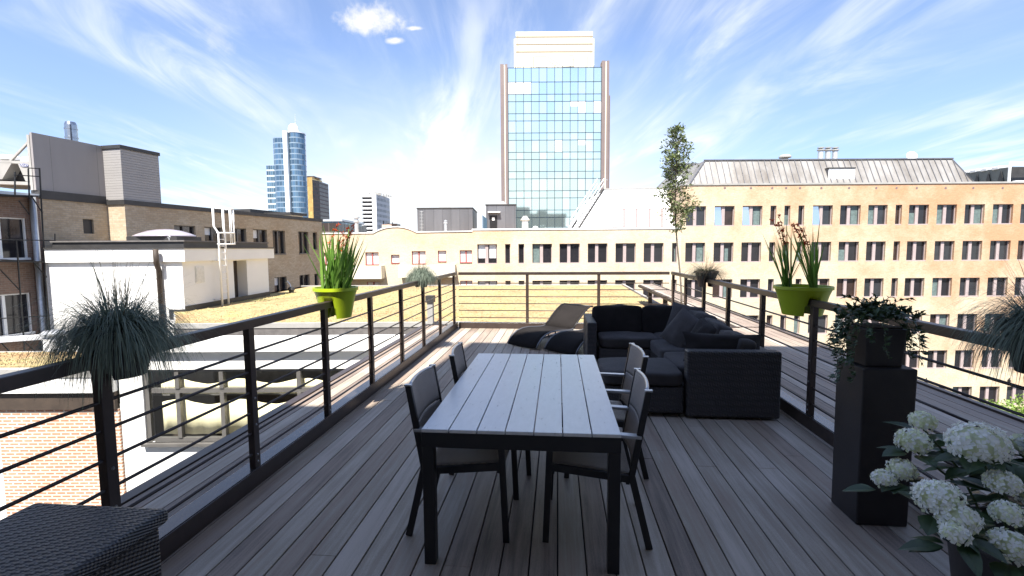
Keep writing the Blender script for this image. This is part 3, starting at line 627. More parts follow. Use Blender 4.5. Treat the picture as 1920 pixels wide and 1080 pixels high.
def ivyleaf(p, out, L):
    d = (Vector(out) + Vector((rnd(-.7, .7), rnd(-.7, .7), rnd(-.9, .3)))).normalized(); nrm = (Vector(out) + Vector((rnd(-.5, .5), rnd(-.5, .5), .6))).normalized()
    leaf(iv, p, d, nrm, L, L * .62, .2, IVS)
    for sg in (-1, 1):
        q = (Matrix.Rotation(sg * R_(58), 3, nrm) @ d); leaf(iv, Vector(p) + d * L * .16, q, nrm, L * .6, L * .36, .1, IVS)
for k in range(400):
    a = rnd(0, 2 * pi); r = rnd(0, .19) ; p = (1.9 + r * math.cos(a) * 1.1, 3.072 + r * math.sin(a), IH + .01 + rnd(0, .1) * (1 - r * 2.4) + .03)
    ivyleaf(p, (math.cos(a) * .6, math.sin(a) * .6, .7), rnd(.035, .058))
for k in range(34):                                     # strands that hang down the sides
    a = rnd(0, 2 * pi) if k > 9 else rnd(pi * .85, pi * 1.35); ex = .125; c, s_ = math.cos(a), math.sin(a); m = max(abs(c), abs(s_))
    p = Vector((1.9 + c / m * (ex - .0), 3.072 + s_ / m * (ex - .0), IH + .03)); Lg = rnd(.1, .42) if k < 10 else rnd(.08, .26); pts = [p.copy()]
    out = Vector((c, s_, 0)); q = p + out * .02
    for j in range(int(Lg / .022)):
        q = q + Vector((rnd(-.008, .008), rnd(-.008, .008), -.02)) + out * (.006 if j < 5 else .0015); pts.append(q.copy()); ivyleaf(q, out + Vector((0, 0, .2)), rnd(.028, .05))
    MB().tube(pts, .0018, 5).build('stem', M['stem'], t)
for k in range(7):
    a = rnd(0, 2 * pi); p = Vector((1.9, 3.072, IH + .06)); pts = [p.copy()]; d = Vector((math.cos(a) * .8, math.sin(a) * .4, .9))
    for j in range(7): p = p + d * .03; d.z -= .12; pts.append(p.copy()); ivyleaf(p, (d.x, d.y, .6), rnd(.03, .046))
    MB().tube(pts, .0018, 5).build('stem', M['stem'], t)
iv.build('foliage', M['ivy'], t)
# ------------------------------------------------------------------ hydrangea
HX, HY = 1.96, 2.12
t = root('hydrangea', (HX, HY, 0), 'white flowering hydrangea in a black pot at the near right corner', 'potted plant')
MB().lathe((HX, HY, 0), [(.2, 0), (.215, .03), (.262, .4), (.27, .43), (.25, .43), (.24, .4)], 40, True, False).build('pot', M['planter'], t, smooth=True)
MB().lathe((HX, HY, 0), [(.245, .395), (.1, .41)], 24, False, True).build('soil', M['soil'], t)
def flower_head(c, r, seed, green=.0, squash=.78):
    random.seed(seed); n = int(150 * (r / .1)); mb = MB(); c = Vector(c); mb2 = MB()
    core = MB()
    for k in range(n):
        z = 1 - 2 * (k + .5) / n
        if z < -.55: continue
        ph = k * 2.39996 + rnd(-.2, .2); rr = math.sqrt(1 - z * z); d = Vector((rr * math.cos(ph), rr * math.sin(ph), z)) + rvec() * .12; d.normalize()
        lump = 1 + .12 * noise.noise(d * 3 + Vector((seed, 0, 0)))
        p = c + Vector((d.x, d.y, d.z * squash)) * r * lump * rnd(.9, 1.04)
        a = d.orthogonal().normalized(); a = Matrix.Rotation(rnd(0, pi), 3, d) @ a; b_ = d.cross(a); s = rnd(.016, .022) * (r / .1) ** .3
        for q in range(4):
            t0 = q * pi / 2; u = a * math.cos(t0) + b_ * math.sin(t0); w = a * math.cos(t0 + pi / 2) + b_ * math.sin(t0 + pi / 2)
            li = d * (.35 * s)
            tgt = mb2 if random.random() < green else mb
            tgt.add([p, p + (u * .6 - w * .42) * s + li * .5, p + u * s * 1.05 + li * rnd(.3, 1.2), p + (u * .6 + w * .42) * s + li * .5], [(0, 1, 2, 3)])
    mb.m = [0] * len(mb.f); off = len(mb.v)
    mb.mi = 1; mb.add(mb2.v, mb2.f); mb.mi = 0
    vs = []
    mb.mi = 1; mb.lathe((c.x, c.y, c.z), [(r * .82 * math.cos(q), r * .82 * squash * math.sin(q)) for q in [R_(x) for x in (-60, -35, -10, 15, 40, 65, 85)]], 16); mb.mi = 0
    return mb.build('flower_head', [M['petal'], M['petal_green']], t)
heads = [  # pixel, distance along Y, radius, share of greenish florets
    (1833, 832, 1.9, .098, .05), (1760, 935, 1.72, .072, .12), (1795, 972, 1.66, .062, .2), (1712, 828, 2.05, .062, .35), (1730, 790, 2.15, .05, .6),
    (1690, 880, 2.0, .05, .45), (1658, 898, 1.98, .042, .15), (1880, 905, 1.8, .052, .2), (1888, 963, 1.7, .046, .35), (1893, 1025, 1.62, .062, .2), (1790, 1000, 1.6, .04, .3),
    (1940, 930, 1.95, .06, .1), (1925, 835, 2.2, .06, .3), (1990, 1000, 1.8, .07, .1)]
hs = []
for k, (px, py, Y, r, g) in enumerate(heads):
    Y += .1; xx, zz = W.hy(px, py, Y); flower_head((xx, Y, zz), r, 100 + k, g); hs.append(Vector((xx, Y, zz)))
random.seed(5)
lf = MB(); st = MB()
for h in hs:
    p0 = Vector((HX + (h.x - HX) * .3, HY + (h.y - HY) * .3, .4)); st.tube([p0, p0.lerp(h, .5) + Vector((0, 0, .05)), h - Vector((0, 0, .03))], .005, 6)
    for k in range(5):
        a = rnd(0, 2 * pi); d = Vector((math.cos(a), math.sin(a), rnd(-.25, .15))); leaf(lf, h + Vector((0, 0, -.05)) + d * .03, d, (0, 0, 1), rnd(.1, .15), rnd(.06, .085), .18, (.1, .7, 1, .85, .5, 0))
for k in range(150):
    a = rnd(0, 2 * pi); r = math.sqrt(rnd(0, 1)) * .27; z = rnd(.5, .86) - r * .25
    d = Vector((math.cos(a), math.sin(a), rnd(-.5, .3))); p = Vector((HX + r * math.cos(a), HY + r * math.sin(a) * .85, z))
    leaf(lf, p, d, (rnd(-.3, .3), rnd(-.3, .3), 1), rnd(.09, .15), rnd(.055, .09), .2, (.1, .7, 1, .85, .5, 0))
lf.build('foliage', M['hydleaf'], t); st.build('stem', M['stem'], t)
# ------------------------------------------------------------------ pots that straddle the railing
def saddle_pot(parent, mat, r0, r1, h, z0, slot, lip=.012):
    """local: rail runs along y through the origin at z = 0 (rail top); the pot bottom is notched over it"""
    prof = [(r0 * .5, 0), (r0, 0), (r0 + (r1 - r0) * .35, h * .35), (r0 + (r1 - r0) * .7, h * .7), (r1, h - .03), (r1 + lip, h - .028), (r1 + lip, h), (r1 - .004, h), (r1 - .012, h - .05)]
    mb = MB(); mb.lathe((0, 0, z0), prof, 72, True, False)
    mb.v = [(x, y, max(z, slot) if abs(x) < .045 else z) for x, y, z in mb.v]
    o = mb.build('pot', mat, parent, Fr2(parent), smooth=True); o.modifiers.new('edge', 'EDGE_SPLIT').split_angle = R_(50)
    s = MB(); s.lathe((0, 0, z0), [(r1 - .014, h - .045), (r1 * .5, h - .03)], 24, False, True); s.build('soil', M['soil'], parent, Fr2(parent))
class Fr2:
    def __init__(s, o): s.M = ROOTM[o.name]; s.yaw = 0
def make_fescue(label, Mx, mat, seed, flat=0, leafm='fescue'):
    random.seed(seed); t = root('grass_pot', (0, 0, 0), label, 'potted plant', 'blue grass pots hung on the railing')
    saddle_pot(t, M[mat], .105, .165, .24, -.13, .004)
    g = MB(); z = .085
    for k in range(2500 if not flat else 1000):
        a = rnd(0, 2 * pi); r = math.sqrt(rnd(0, 1)) * .1; up = R_(rnd(25, 80)) if random.random() < .7 else R_(rnd(0, 30))
        blade(g, (r * math.cos(a), r * math.sin(a), z), a + rnd(-.5, .5), up * (1 - flat * .35), rnd(.2, .42) * (1 - .1 * flat), rnd(.0018, .0032), (rnd(.6, 2.0) if random.random() < (.13 + .2 * flat) else rnd(2.4, 4.6)) * (1 - .45 * flat), 8, rnd(-.5, .5))
    g.build('foliage', M[leafm], t, Fr2(t))
    g = MB()
    for k in range(60 if not flat else 25):
        a = rnd(0, 2 * pi); blade(g, (rnd(-.05, .05), rnd(-.05, .05), z), a, R_(rnd(38, 86)), rnd(.3, .43), .0022, rnd(.1, .8), 5)
    g.build('stalk', M['straw'], t, Fr2(t)); t.matrix_world = Mx; return t
RX0, RX1 = XL - .034, XR + .034
def on_rail(x, y, s=1, rz=0): return Matrix.Translation((x, y, RZ)) @ Matrix.Rotation(rz, 4, 'Z') @ Matrix.Scale(s, 4)
gp = make_fescue('bushy blue grass in a dark pot on the left railing nearest the camera', on_rail(RX0, 2.14, 1.0), 'grey_pot', 3)
dup(gp, on_rail(RX0, 7.4, .85, R_(180)), 'pale blue grass in a pot on the left railing near the far corner')
gp2 = make_fescue('spreading dark grass in a brown pot on the right railing beyond the sofa', on_rail(RX1, 7.75, 1.02), 'brown_pot', 8, 1, 'shade_grass')
dup(gp, on_rail(RX1, 2.47, 1.0, R_(180)), 'drooping dark grass on the right railing at the edge of the picture above the hydrangea')
def make_crocosmia(label, Mx, seed, lean, gap=False, hgt=1.0, rs=1.0):
    random.seed(seed); t = root('flower_pot', (0, 0, 0), label, 'potted plant', 'lime pots of orange flowers on the railing')
    saddle_pot(t, M['lime'], .128 * rs, .182 * rs, .27, -.16, .004)
    lv = MB(); st = MB(); fl = MB(); z = .07
    for k in range(105 if not gap else 60):
        if gap: cx = (-.13 if k % 2 else .1); cy = rnd(-.03, .03); cx += rnd(-.025, .025)
        else: a = rnd(0, 2 * pi); r = math.sqrt(rnd(0, 1)) * .12; cx, cy = r * math.cos(a), r * math.sin(a)
        az = rnd(0, 2 * pi) if random.random() < .4 else lean + rnd(-.7, .7)
        blade(lv, (cx, cy, z), az, R_(rnd(64, 89)) if not gap else R_(rnd(66, 88)), rnd(.34, .62) * hgt, rnd(.014, .026), rnd(.0, .35), 6, rnd(-1, 1))
    for k in range(5 if not gap else 9):
        cx = rnd(-.1, .1) if not gap else (-.13 if k % 2 else .1); a = lean + rnd(-.5, .5); p = Vector((cx, rnd(-.05, .05), z)); d = Vector((math.cos(a) * .18, math.sin(a) * .18, 1)).normalized(); pts = [p.copy()]; fl = MB()
        Lg = rnd(.5, .66) * hgt
        for j in range(10):
            p = p + d * Lg / 10; d = (d + Vector((math.cos(a), math.sin(a), -.2)) * .028 * j * .5).normalized(); pts.append(p.copy())
            if j >= 6:
                for q in range(4):
                    o = p + rvec() * .012
                    for m in range(3): v = (rvec() + Vector((0, 0, .4))).normalized(); leaf(fl, o, v, rvec(), rnd(.014, .026), rnd(.008, .013), .2, (.2, 1, 0))
        MB().tube(pts, .002, 5).build('stem', M['stem'], t, Fr2(t)); fl.build('flower', M['orange'], t, Fr2(t))
    lv.build('foliage', M['sword'], t, Fr2(t))
    t.matrix_world = Mx; return t
make_crocosmia('lime green pot of sword leaves and orange flowers on the left railing in sunlight', on_rail(RX0, 4.47, 1.08), 21, R_(0))
make_crocosmia('lime green pot with two shaded clumps of red flowers on the right railing', on_rail(RX1, 4.77, 1.0), 25, R_(200), True, 1.16, 1.3)
# ------------------------------------------------------------------ slim potted tree outside the far right corner
random.seed(31)
tx, ty = 2.56, 10.25
t = root('potted_tree', (tx, ty, 0), 'slim young tree with a narrow leafy crown behind the far right railing corner', 'tree')
MB().lathe((tx, ty, .002), [(.15, 0), (.2, .36), (.21, .38), (.19, .38), (.185, .34)], 28, True, True).build('pot', M['planter'], t)
pts = [(tx + .03 * math.sin(z * 2.1) - .06 * z, ty + .02 * math.sin(z * 1.3), z) for z in [.3 + .37 * k for k in range(11)]]
MB().tube(pts, [.021 - .0015 * k for k in range(11)], 7).build('trunk', M['bark'], t, smooth=True)
lv = MB(); tw = MB()
def axis(z): return Vector((tx + .03 * math.sin(z * 2.1) - .06 * z, ty + .02 * math.sin(z * 1.3), z))
def crown_r(z):
    ks = [(2.0, .1), (2.15, .22), (2.35, .34), (2.7, .36), (2.95, .26), (3.2, .36), (3.45, .3), (3.7, .26), (3.95, .2), (4.15, .12)]
    for (a, p), (c, q) in zip(ks[:-1], ks[1:]):
        if a <= z <= c: return p + (q - p) * (z - a) / (c - a)
    return .1
for k in range(230):
    z = rnd(1.95, 4.0); a = rnd(0, 2 * pi); r = crown_r(min(4.15, z + .12)) * rnd(.55, 1.2); p0 = axis(z); d = Vector((math.cos(a), math.sin(a), rnd(.3, 1.0))); p1 = p0 + d.normalized() * r * 1.12
    tw.tube([p0, p0.lerp(p1, .5) + Vector((0, 0, -.01)), p1], [.005, .003, .0015], 4)
    for j in range(random.choice((8, 11, 15))):
        q = p0.lerp(p1, rnd(.3, 1.05)) + rvec() * .045
        if noise.noise(q * 4.2 + Vector((3, 1, 7))) < -.28: continue
        dd = (rvec() + d * .5).normalized(); leaf(lv, q, dd, rvec(), rnd(.05, .09), rnd(.02, .034), .2, (.15, 1, .75, 0))
for (z, a, L) in ((2.35, R_(10), .5), (2.5, R_(25), .46), (2.28, R_(-20), .42), (3.6, R_(20), .34), (2.6, R_(170), .36)):
    p0 = axis(z); d = Vector((math.cos(a), math.sin(a), .45)).normalized(); p1 = p0 + d * L; tw.tube([p0, p0.lerp(p1, .5), p1], [.006, .004, .002], 4)
    for j in range(60):
        q = p0.lerp(p1, rnd(.35, 1.05)) + rvec() * .07; leaf(lv, q, (rvec() + d * .6).normalized(), rvec(), rnd(.045, .085), rnd(.018, .03), .2, (.15, 1, .75, 0))
lv.build('crown', M['leaf'], t); tw.build('twig', M['bark'], t)

# ================================================================== THE CITY
GZ = -14.0
random.seed(77)
b = MB(); b.poly((-1500, -300, GZ), (1500, -300, GZ), (1500, 2500, GZ), (-1500, 2500, GZ)); tag(b.build('ground', M['ground'], loc=(0, 0, GZ)), kind='structure')
def cfx(px, py, d): return CF.hy(px, py, d)[0]
def cfz(px, py, d): return CF.hy(px, py, d)[1]
# ------------------------------------------------------------------ office buildings across the court
FD = 42.0
COLR = [(1285, 1322), (1338, 1375), (1390, 1427), (1442, 1453), (1468, 1479), (1494, 1505), (1521, 1558), (1572, 1610), (1624, 1660), (1675, 1687), (1700, 1737), (1752, 1789), (1804, 1841), (1856, 1894), (1908, 1946), (1961, 1999)]
COLL = [(895, 932), (947, 957), (972, 983), (998, 1035), (1049, 1087), (1102, 1139), (1154, 1192), (1207, 1244), (1260, 1270)]
def zr(y): return cfz(1600, y, FD)
ROWS = [(zr(b_), zr(a)) for a, b_ in ((384.5, 422.5), (453, 490.5), (522, 558), (590, 626), (658, 693), (726.5, 761))]
def wx(c): return cfx(c[0], 470, FD), cfx(c[1], 470, FD)
SPLIT = cfx(1277.5, 440, FD)
blinds = [(.05, .4, .05, .6, 'blind'), (.62, .94, .05, .95, 'blind'), (.62, .8, .05, .7, 'blind'), (.06, .38, .05, .95, 'blind')]
XE = cfx(2016, 440, FD); ZC = cfz(1600, 345.5, FD)
t = root('office_block', ((SPLIT + XE) / 2, 50, GZ), 'long tall orange and yellow brick office block with a sloping zinc roof', 'building', fr=CF)
holes = [(*wx(c), z0, z1) for c in COLR for z0, z1 in ROWS]
b = MB(); b.wall('y', FD, SPLIT, XE, GZ, ZC, holes, .27); b.box(SPLIT + .001, XE - .001, FD + .5, 60, GZ, ZC - .02)
b.poly((SPLIT, FD, GZ), (SPLIT, FD, ZC), (SPLIT, FD + .5, ZC), (SPLIT, FD + .5, GZ)); b.poly((XE, FD, GZ), (XE, FD + .5, GZ), (XE, FD + .5, ZC), (XE, FD, ZC))
b.build('wall', M['court_brick'], t, CF)
for c in COLR:
    for r, (z0, z1) in enumerate(ROWS):
        bl = [random.choice(blinds)] if random.random() < .22 else None
        if bl and wx(c)[1] - wx(c)[0] < 1: bl = [(.1, .9, .05, rnd(.3, .8), 'blind')] if random.random() < .4 else None
        window(t, CF, *wx(c), z0, z1, FD + .18, 'double' if wx(c)[1] - wx(c)[0] > 1 else 'single', blind=bl, pm=random.choice(('pane', 'pane', 'pane_grey', 'pane_brown')), tilt=(c[0], r) in ((1338, 0), (1390, 0), (1521, 0)))
mbox(SPLIT - .08, XE + .08, FD - .07, 60.1, ZC, ZC + .14).build('cornice', M['concrete'], t, CF)
b = MB()
for px in (1359, 1408, 1448, 1474, 1500, 1540, 1592, 1643, 1681, 1719, 1773, 1825, 1880, 1930):
    x, z = CF.hy(px, 352.5, FD); b.tube([(x, FD - .012, z), (x, FD + .1, z)], .1, 12)
b.build('wall_anchor', M['pier'], t, CF)
b = MB()
for px in (1735, 1890):
    x, z = CF.hy(px, 714, FD); b.box(x - .07, x + .07, FD - .18, FD - .001, z - .15, z + .1); b.tube([(x, FD - .1, z + .1), (x, FD - .1, z + .3)], [.07, .02], 8)
b.build('wall_lamp', M['black'], t, CF)
# zinc mansard
yb, yt = FD + .9, FD + 2.1
zb = ZC + .141
q = [(cfx(1292, 345, yb), yb), (cfx(1828, 343, yb), yb)]
xt0, zt = CF.hy(1322, 301, yt); xt1 = cfx(1784, 299, yt)
BB = [(q[0][0], yb, zb), (q[1][0], yb, zb), (q[1][0], 58, zb), (q[0][0], 58, zb)]
TT = [(xt0, yt, zt), (xt1, yt, zt), (xt1, 55.5, zt), (xt0, 55.5, zt)]
b = MB(); b.hexa(BB, TT); ro = b.build('roof', M['zinc'], t, CF)
b = MB(); n = 46
for k in range(n + 1):
    f = k / n; p = Vector(BB[0]).lerp(Vector(BB[1]), f); p2 = Vector((BB[0][0] + (BB[1][0] - BB[0][0]) * f, yt, zt))
    # seams run square to the eaves, stopping at the hips
    m = 1.0
    if p.x < xt0: m = (p.x - BB[0][0]) / (xt0 - BB[0][0])
    if p.x > xt1: m = (BB[1][0] - p.x) / (BB[1][0] - xt1)
    if m < .03: continue
    e = p.lerp(p2, m); b.bar(p + Vector((0, -.02, .02)), e + Vector((0, -.02, .02)), .05, .06, up=(0, -1, 1))
b.bar(Vector(TT[0]) + Vector((-.1, -.03, .02)), Vector(TT[1]) + Vector((.1, -.03, .02)), .18, .1)
b.bar(Vector(BB[0]), Vector(TT[0]), .14, .12); b.bar(Vector(BB[1]), Vector(TT[1]), .14, .12)
b.build('seam', M['zinc_room'], ro, CF)
# dormer, chimneys, cowl, dish
yd = FD + 1.15
x0, z0 = CF.hy(1553, 343, yd); x1, z1 = CF.hy(1603, 316, yd)
d = mbox(x0, x1, yd, yd + 2.4, zb + .002, z1).build('dormer', M['white'], t, CF)
mbox(x0 - .06, x1 + .06, yd - .06, yd + 2.45, z1 + .001, z1 + .1).build('dormer_cap', M['zinc_dark'], d, CF); mbox(x0 - .035, x0 - .002, yd + .03, yd + 2.3, zb + .01, z1).build('dormer_cheek', M['zinc_room'], d, CF)
for px in (1539, 1552.5, 1566):
    x, zt2 = CF.hy(px, 280, yt + .5); c = MB(); c.lathe((x, yt + .5, zt - .05), [(.22, 0), (.22, zt2 - zt - .1)], 14)
    c = c.build('chimney', M['galv'], t, CF)
    k = MB(); k.lathe((x, yt + .5, zt2 - .12), [(.3, 0), (.3, .1), (.12, .12), (.12, .2), (.27, .21), (.27, .28), (.05, .32)], 14); k.build('chimney_cap', M['concrete'], c, CF)
x, z = CF.hy(1472, 296, yt + .6); c = MB(); c.lathe((x, yt + .6, zt - .02), [(.26, 0), (.26, .3), (.52, .32), (.52, .42), (.35, .58), (.05, .62)], 18); c.build('roof_vent', M['concrete'], t, CF, smooth=False)
x, z = CF.hy(1710, 292, yt + .8); c = MB(); nrm = Vector((-.25, -.9, .3)).normalized(); a = nrm.orthogonal().normalized(); bb = nrm.cross(a); vs = [Vector((x, yt + .8, z)) + nrm * -.12]; fs = []
for i in range(1, 5):
    for k in range(20): th = 2 * pi * k / 20; r = .42 * i / 4; vs.append(Vector((x, yt + .8, z)) + (a * math.cos(th) + bb * math.sin(th)) * r + nrm * (-.12 + .12 * (i / 4) ** 2))
for k in range(20): fs.append((0, 1 + k, 1 + (k + 1) % 20))
for i in range(3):
    for k in range(20): fs.append((1 + i * 20 + k, 1 + (i + 1) * 20 + k, 1 + (i + 1) * 20 + (k + 1) % 20, 1 + i * 20 + (k + 1) % 20))
c.add(vs, fs); c.tube([(x, yt + .85, zt), (x, yt + .92, z)], .04, 8); o = c.build('satellite_dish', M['white'], t, CF, smooth=True); o.modifiers.new('thick', 'SOLIDIFY').thickness = .02
# low zinc pieces left of the mansard
xa, za = CF.hy(1272, 306, FD + 9); xb_ = cfx(1316, 306, FD + 9); mbox(xa, xb_, FD + 9, FD + 13, zb, za).build('plant_room', M['zinc_room'], t, CF)
xa, za = CF.hy(1268, 328, FD + 2.2); xb_ = cfx(1294, 328, FD + 2.2); b = MB(); b.lathe(((xa + xb_) / 2, FD + 3.3, zb), [(.75, 0), (.75, za - zb - .25), (.5, za - zb), (.1, za - zb + .08)], 16); b.build('roof_vent', M['galv'], t, CF, smooth=True)
# ------------------------------------------------------------------ low wing
XL0 = cfx(886, 440, FD)
ZL = cfz(1080, 430.5, FD)
t = root('office_wing', ((SPLIT + XL0) / 2, 50, GZ), 'lower yellow brick office wing with pink framed windows and plant rooms on its roof', 'building', fr=CF)
holes = [(*wx(c), z0, z1) for c in COLL for z0, z1 in ROWS[1:3]]
b = MB(); b.wall('y', FD, XL0, SPLIT - .002, GZ, ZL, holes, .27); b.box(XL0 + .001, SPLIT - .01, FD + .5, 58, GZ, ZL - .02); b.poly((XL0, FD, GZ), (XL0, FD, ZL), (XL0, FD + .5, ZL), (XL0, FD + .5, GZ))
b.build('wall', M['yellow_brick'], t, CF)
for c in COLL:
    for z0, z1 in ROWS[1:3]:
        bl = [random.choice(blinds)] if random.random() < .2 else None
        if c[0] == 895: bl = [(.06, .4, .3, .97, 'white_blind'), (.61, .94, .3, .97, 'white_blind')]
        window(t, CF, *wx(c), z0, z1, FD + .18, 'double' if wx(c)[1] - wx(c)[0] > 1 else 'single', blind=bl)
mbox(XL0 - .05, SPLIT - .003, FD - .06, FD + .6, ZL, ZL + .13).build('coping', M['white'], t, CF)
# sloping white roof with window band and outside stair
ya, yb2 = FD + 1.2, FD + 4.2
A0 = CF.hy(1086, 428, ya); A1 = CF.hy(1134, 355, yb2); xr = SPLIT - .02
b = MB(); b.hexa([(A0[0], ya, ZL), (xr, ya, ZL), (xr, 57, ZL), (A0[0], 57, ZL)], [(A1[0], yb2, A1[1]), (xr, yb2, A1[1]), (xr, 55, A1[1]), (A1[0], 55, A1[1])])
ro = b.build('roof', M['white'], t, CF)
mbox(A1[0] - .1, xr + .001, yb2 - .1, 55.1, A1[1] + .001, A1[1] + .08).build('roof_edge', M['concrete'], ro, CF)
def onroof(px, py, off=0):
    """a point of the sloping face seen at this place of the photo"""
    o = CF.I @ CAM; dd = CF.I.to_3x3() @ ray(px, py); n = Vector((0, -(A1[1] - ZL), yb2 - ya)).normalized(); p0 = Vector((0, ya, ZL))
    return o + dd * ((p0 - o).dot(n) / dd.dot(n)) + n * off
b = MB(); e = [onroof(1147, 426, .03), onroof(1262, 426, .03), onroof(1262, 392, .03), onroof(1147, 392, .03)]
for i in range(4): b.bar(e[i], e[(i + 1) % 4], .09, .06, up=(0, -1, .7))
for px in (1170, 1193.5, 1218, 1241): b.bar(onroof(px, 426, .02), onroof(px, 392, .02), .22, .04, up=(0, -1, .7))
wf = b.build('window', M['frame_dim'], ro, CF)
b = MB(); b.poly(*[onroof(*p, .012) for p in ((1147, 426), (1262, 426), (1262, 392), (1147, 392))]); b.build('pane', M['white_blind'], wf, CF)
st_ = MB(); p0 = Vector((A0[0] - .75, ya + .2, ZL)); p1 = Vector((A1[0] - .75, yb2 - .2, A1[1]))
for s in (0, .62): st_.bar(p0 + Vector((s, 0, 0)), p1 + Vector((s, 0, 0)), .05, .16)
for k in range(17): p = p0.lerp(p1, (k + .5) / 17); st_.box(p.x + .02, p.x + .6, p.y - .1, p.y + .1, p.z - .02, p.z + .02)
s1 = st_.build('stair', M['zinc_dark'], t, CF)
st_ = MB()
for s in (0, .62):
    v = Vector((s, 0, .95)); st_.tube([p0 + v, p1 + v, p1 + v + Vector((.5, .8, 0))], .035, 6); v = Vector((s, 0, .5)); st_.tube([p0 + v, p1 + v], .025, 6)
    for k in range(6): p = p0.lerp(p1, k / 5) + Vector((s, 0, 0)); st_.tube([p, p + Vector((0, 0, .95))], .03, 6)
st_.build('handrail', M['galv'], s1, CF)
# zinc plant rooms
def room(x0, x1, ztop, d, dep, y0=434):
    xa, zt_ = CF.hy(x0, ztop, d); xb = cfx(x1, ztop, d)
    o = mbox(xa, xb, d, d + dep, ZL - .6, zt_).build('plant_room', M['zinc_room'], t, CF)
    mbox(xa - .05, xb + .05, d - .05, d + dep + .05, zt_ + .001, zt_ + .1).build('roof_trim', M['zinc_dark'], o, CF); return o, xa, xb, zt_
o, xa, xb, z = room(782, 886, 391.5, FD + 6, 6)
mbox(cfx(823, 388, 50), cfx(844, 388, 50), 50, 51.2, z + .1, z + .3).build('roof_hatch', M['concrete'], o, CF)
b = MB()
for k in range(16): b.box(xa + .25, xa + .6, FD + 5.93, FD + 5.96, z - .3 - k * .14, z - .27 - k * .14)
b.box(xa + .42, xa + .45, FD + 5.95, FD + 5.99, z - 2.5, z - .2); b.build('rung', M['galv'], o, CF)
o, xa, xb, z = room(911, 967, 385, FD + 4, 5)
x0, z0 = CF.hy(918.5, 430, 46); x1, z1 = CF.hy(932, 404, 46)
dr = mbox(x0, x1, FD + 3.96, FD + 3.998, ZL, z1).build('door', M['black'], o, CF); xs, zs = CF.hy(925, 410, 46)
mbox(xs - .12, xs + .12, FD + 3.945, FD + 3.958, zs - .16, zs + .12).build('sign', M['paper'], dr, CF)
x0, z0 = CF.hy(915, 399, 46); x1 = cfx(938, 399, 46); mbox(x0, x1, FD + 3.6, FD + 3.999, z0, z0 + .09).build('canopy', M['white'], o, CF)
x0 = cfx(904, 404, FD + 3.2); x1, z1 = CF.hy(913, 405, FD + 3.2); b = MB(); b.extr([(x0, FD + 3.2, ZL), (x1, FD + 3.2, ZL), (x1, FD + 3.2, z1 - .25), (x0, FD + 3.2, z1 + .1)], (0, .05, 0)); b.build('screen', M['blueglass'], t, CF)
xs, zs = CF.hy(942, 381, FD + 5.5); b = MB(); b.lathe((xs, FD + 5.5, z + .1), [(.5, 0), (.5, .1), (.15, .4), (.03, .42)], 18); b.build('roof_vent', M['concrete'], o, CF, smooth=False)
xs, zs = CF.hy(835.5, 415, FD + 1.5); b = MB(); b.lathe((xs, FD + 1.5, ZL - .3), [(.12, 0), (.12, zs - ZL + .1), (.18, zs - ZL + .12), (.18, zs - ZL + .2), (.13, zs - ZL + .22), (.13, zs - ZL + .3), (.17, zs - ZL + .32), (.03, zs - ZL + .42)], 12); b.build('roof_pipe', M['galv'], t, CF)
x0, z0 = CF.hy(979, 413, FD + 2); x1 = cfx(990, 413, FD + 2); c = mbox(x0, x1, FD + 2, FD + 2.6, ZL, z0).build('chimney', M['white'], t, CF)
b = MB(); b.box(x0 - .15, x1 + .15, FD + 1.85, FD + 2.75, z0 + .001, z0 + .08); b.hexa([(x0 - .1, FD + 1.9, z0 + .081), (x1 + .1, FD + 1.9, z0 + .081), (x1 + .1, FD + 2.7, z0 + .081), (x0 - .1, FD + 2.7, z0 + .081)], [(x0 + .1, FD + 2.1, z0 + .4), (x1 - .1, FD + 2.1, z0 + .4), (x1 - .1, FD + 2.5, z0 + .4), (x0 + .1, FD + 2.5, z0 + .4)]); b.build('chimney_cap', M['concrete'], c, CF)
xs, zs = CF.hy(1004, 426, FD + 1.5); b = MB(); b.lathe((xs, FD + 1.5, ZL), [(.26, 0), (.26, .2), (.2, .32), (.1, .38), (.02, .4)], 14); b.build('roof_vent', M['white'], t, CF, smooth=True)
# ------------------------------------------------------------------ cream house with red windows and a curved gable
RD = FD + .6
t = root('apartment_house', (cfx(745, 470, RD), RD + 5, GZ), 'low cream apartment house with red framed windows, balconies and a curved parapet', 'building', fr=CF)
X0, X1 = cfx(560, 470, RD), XL0 - .01; ZT = cfz(660, 438.5, RD); ZT2 = cfz(840, 435.5, RD)
def hw_(x0, x1, y0, y1): return cfx(x0, 480, RD), cfx(x1, 480, RD), cfz(760, y1, RD), cfz(760, y0, RD)
RW = [(603, 616, 473, 496, 'two'), (685, 710, 472.5, 497, 'two'), (733, 749, 477.5, 494, 'single'), (772, 798, 471, 496, 'two'), (821, 837, 470.5, 492, 'single'), (862, 885, 470, 494, 'two'), (686, 711, 528, 552, 'two'), (862, 885, 527, 552, 'two')]
holes = [hw_(*w[:4]) for w in RW]
zlo = min(ZT, ZT2) - .02
b = MB(); b.wall('y', RD, X0, X1, GZ, zlo, holes, .2); b.box(X0, X1, RD + .4, RD + 10, GZ, zlo - .02)
prof = [(X0, zlo)]
for px, py in [(560, 438.8), (700, 437.5), (706, 434.2), (714, 430.6), (724, 427.8), (735, 426.2), (746, 425.9), (757, 427), (767, 429.8), (775, 433), (781, 436), (886, 434.2)]: prof.append(CF.hy(px, py, RD))
prof[-1] = (X1, prof[-1][1]); prof.append((X1, zlo)); prof[1] = (X0, prof[1][1])
b.extr([(x, RD, z) for x, z in prof][::-1], (0, .35, 0)); b.build('wall', M['cream_brick'] if 'cream_brick' in M else M['yellow_brick'], t, CF)
b = MB()
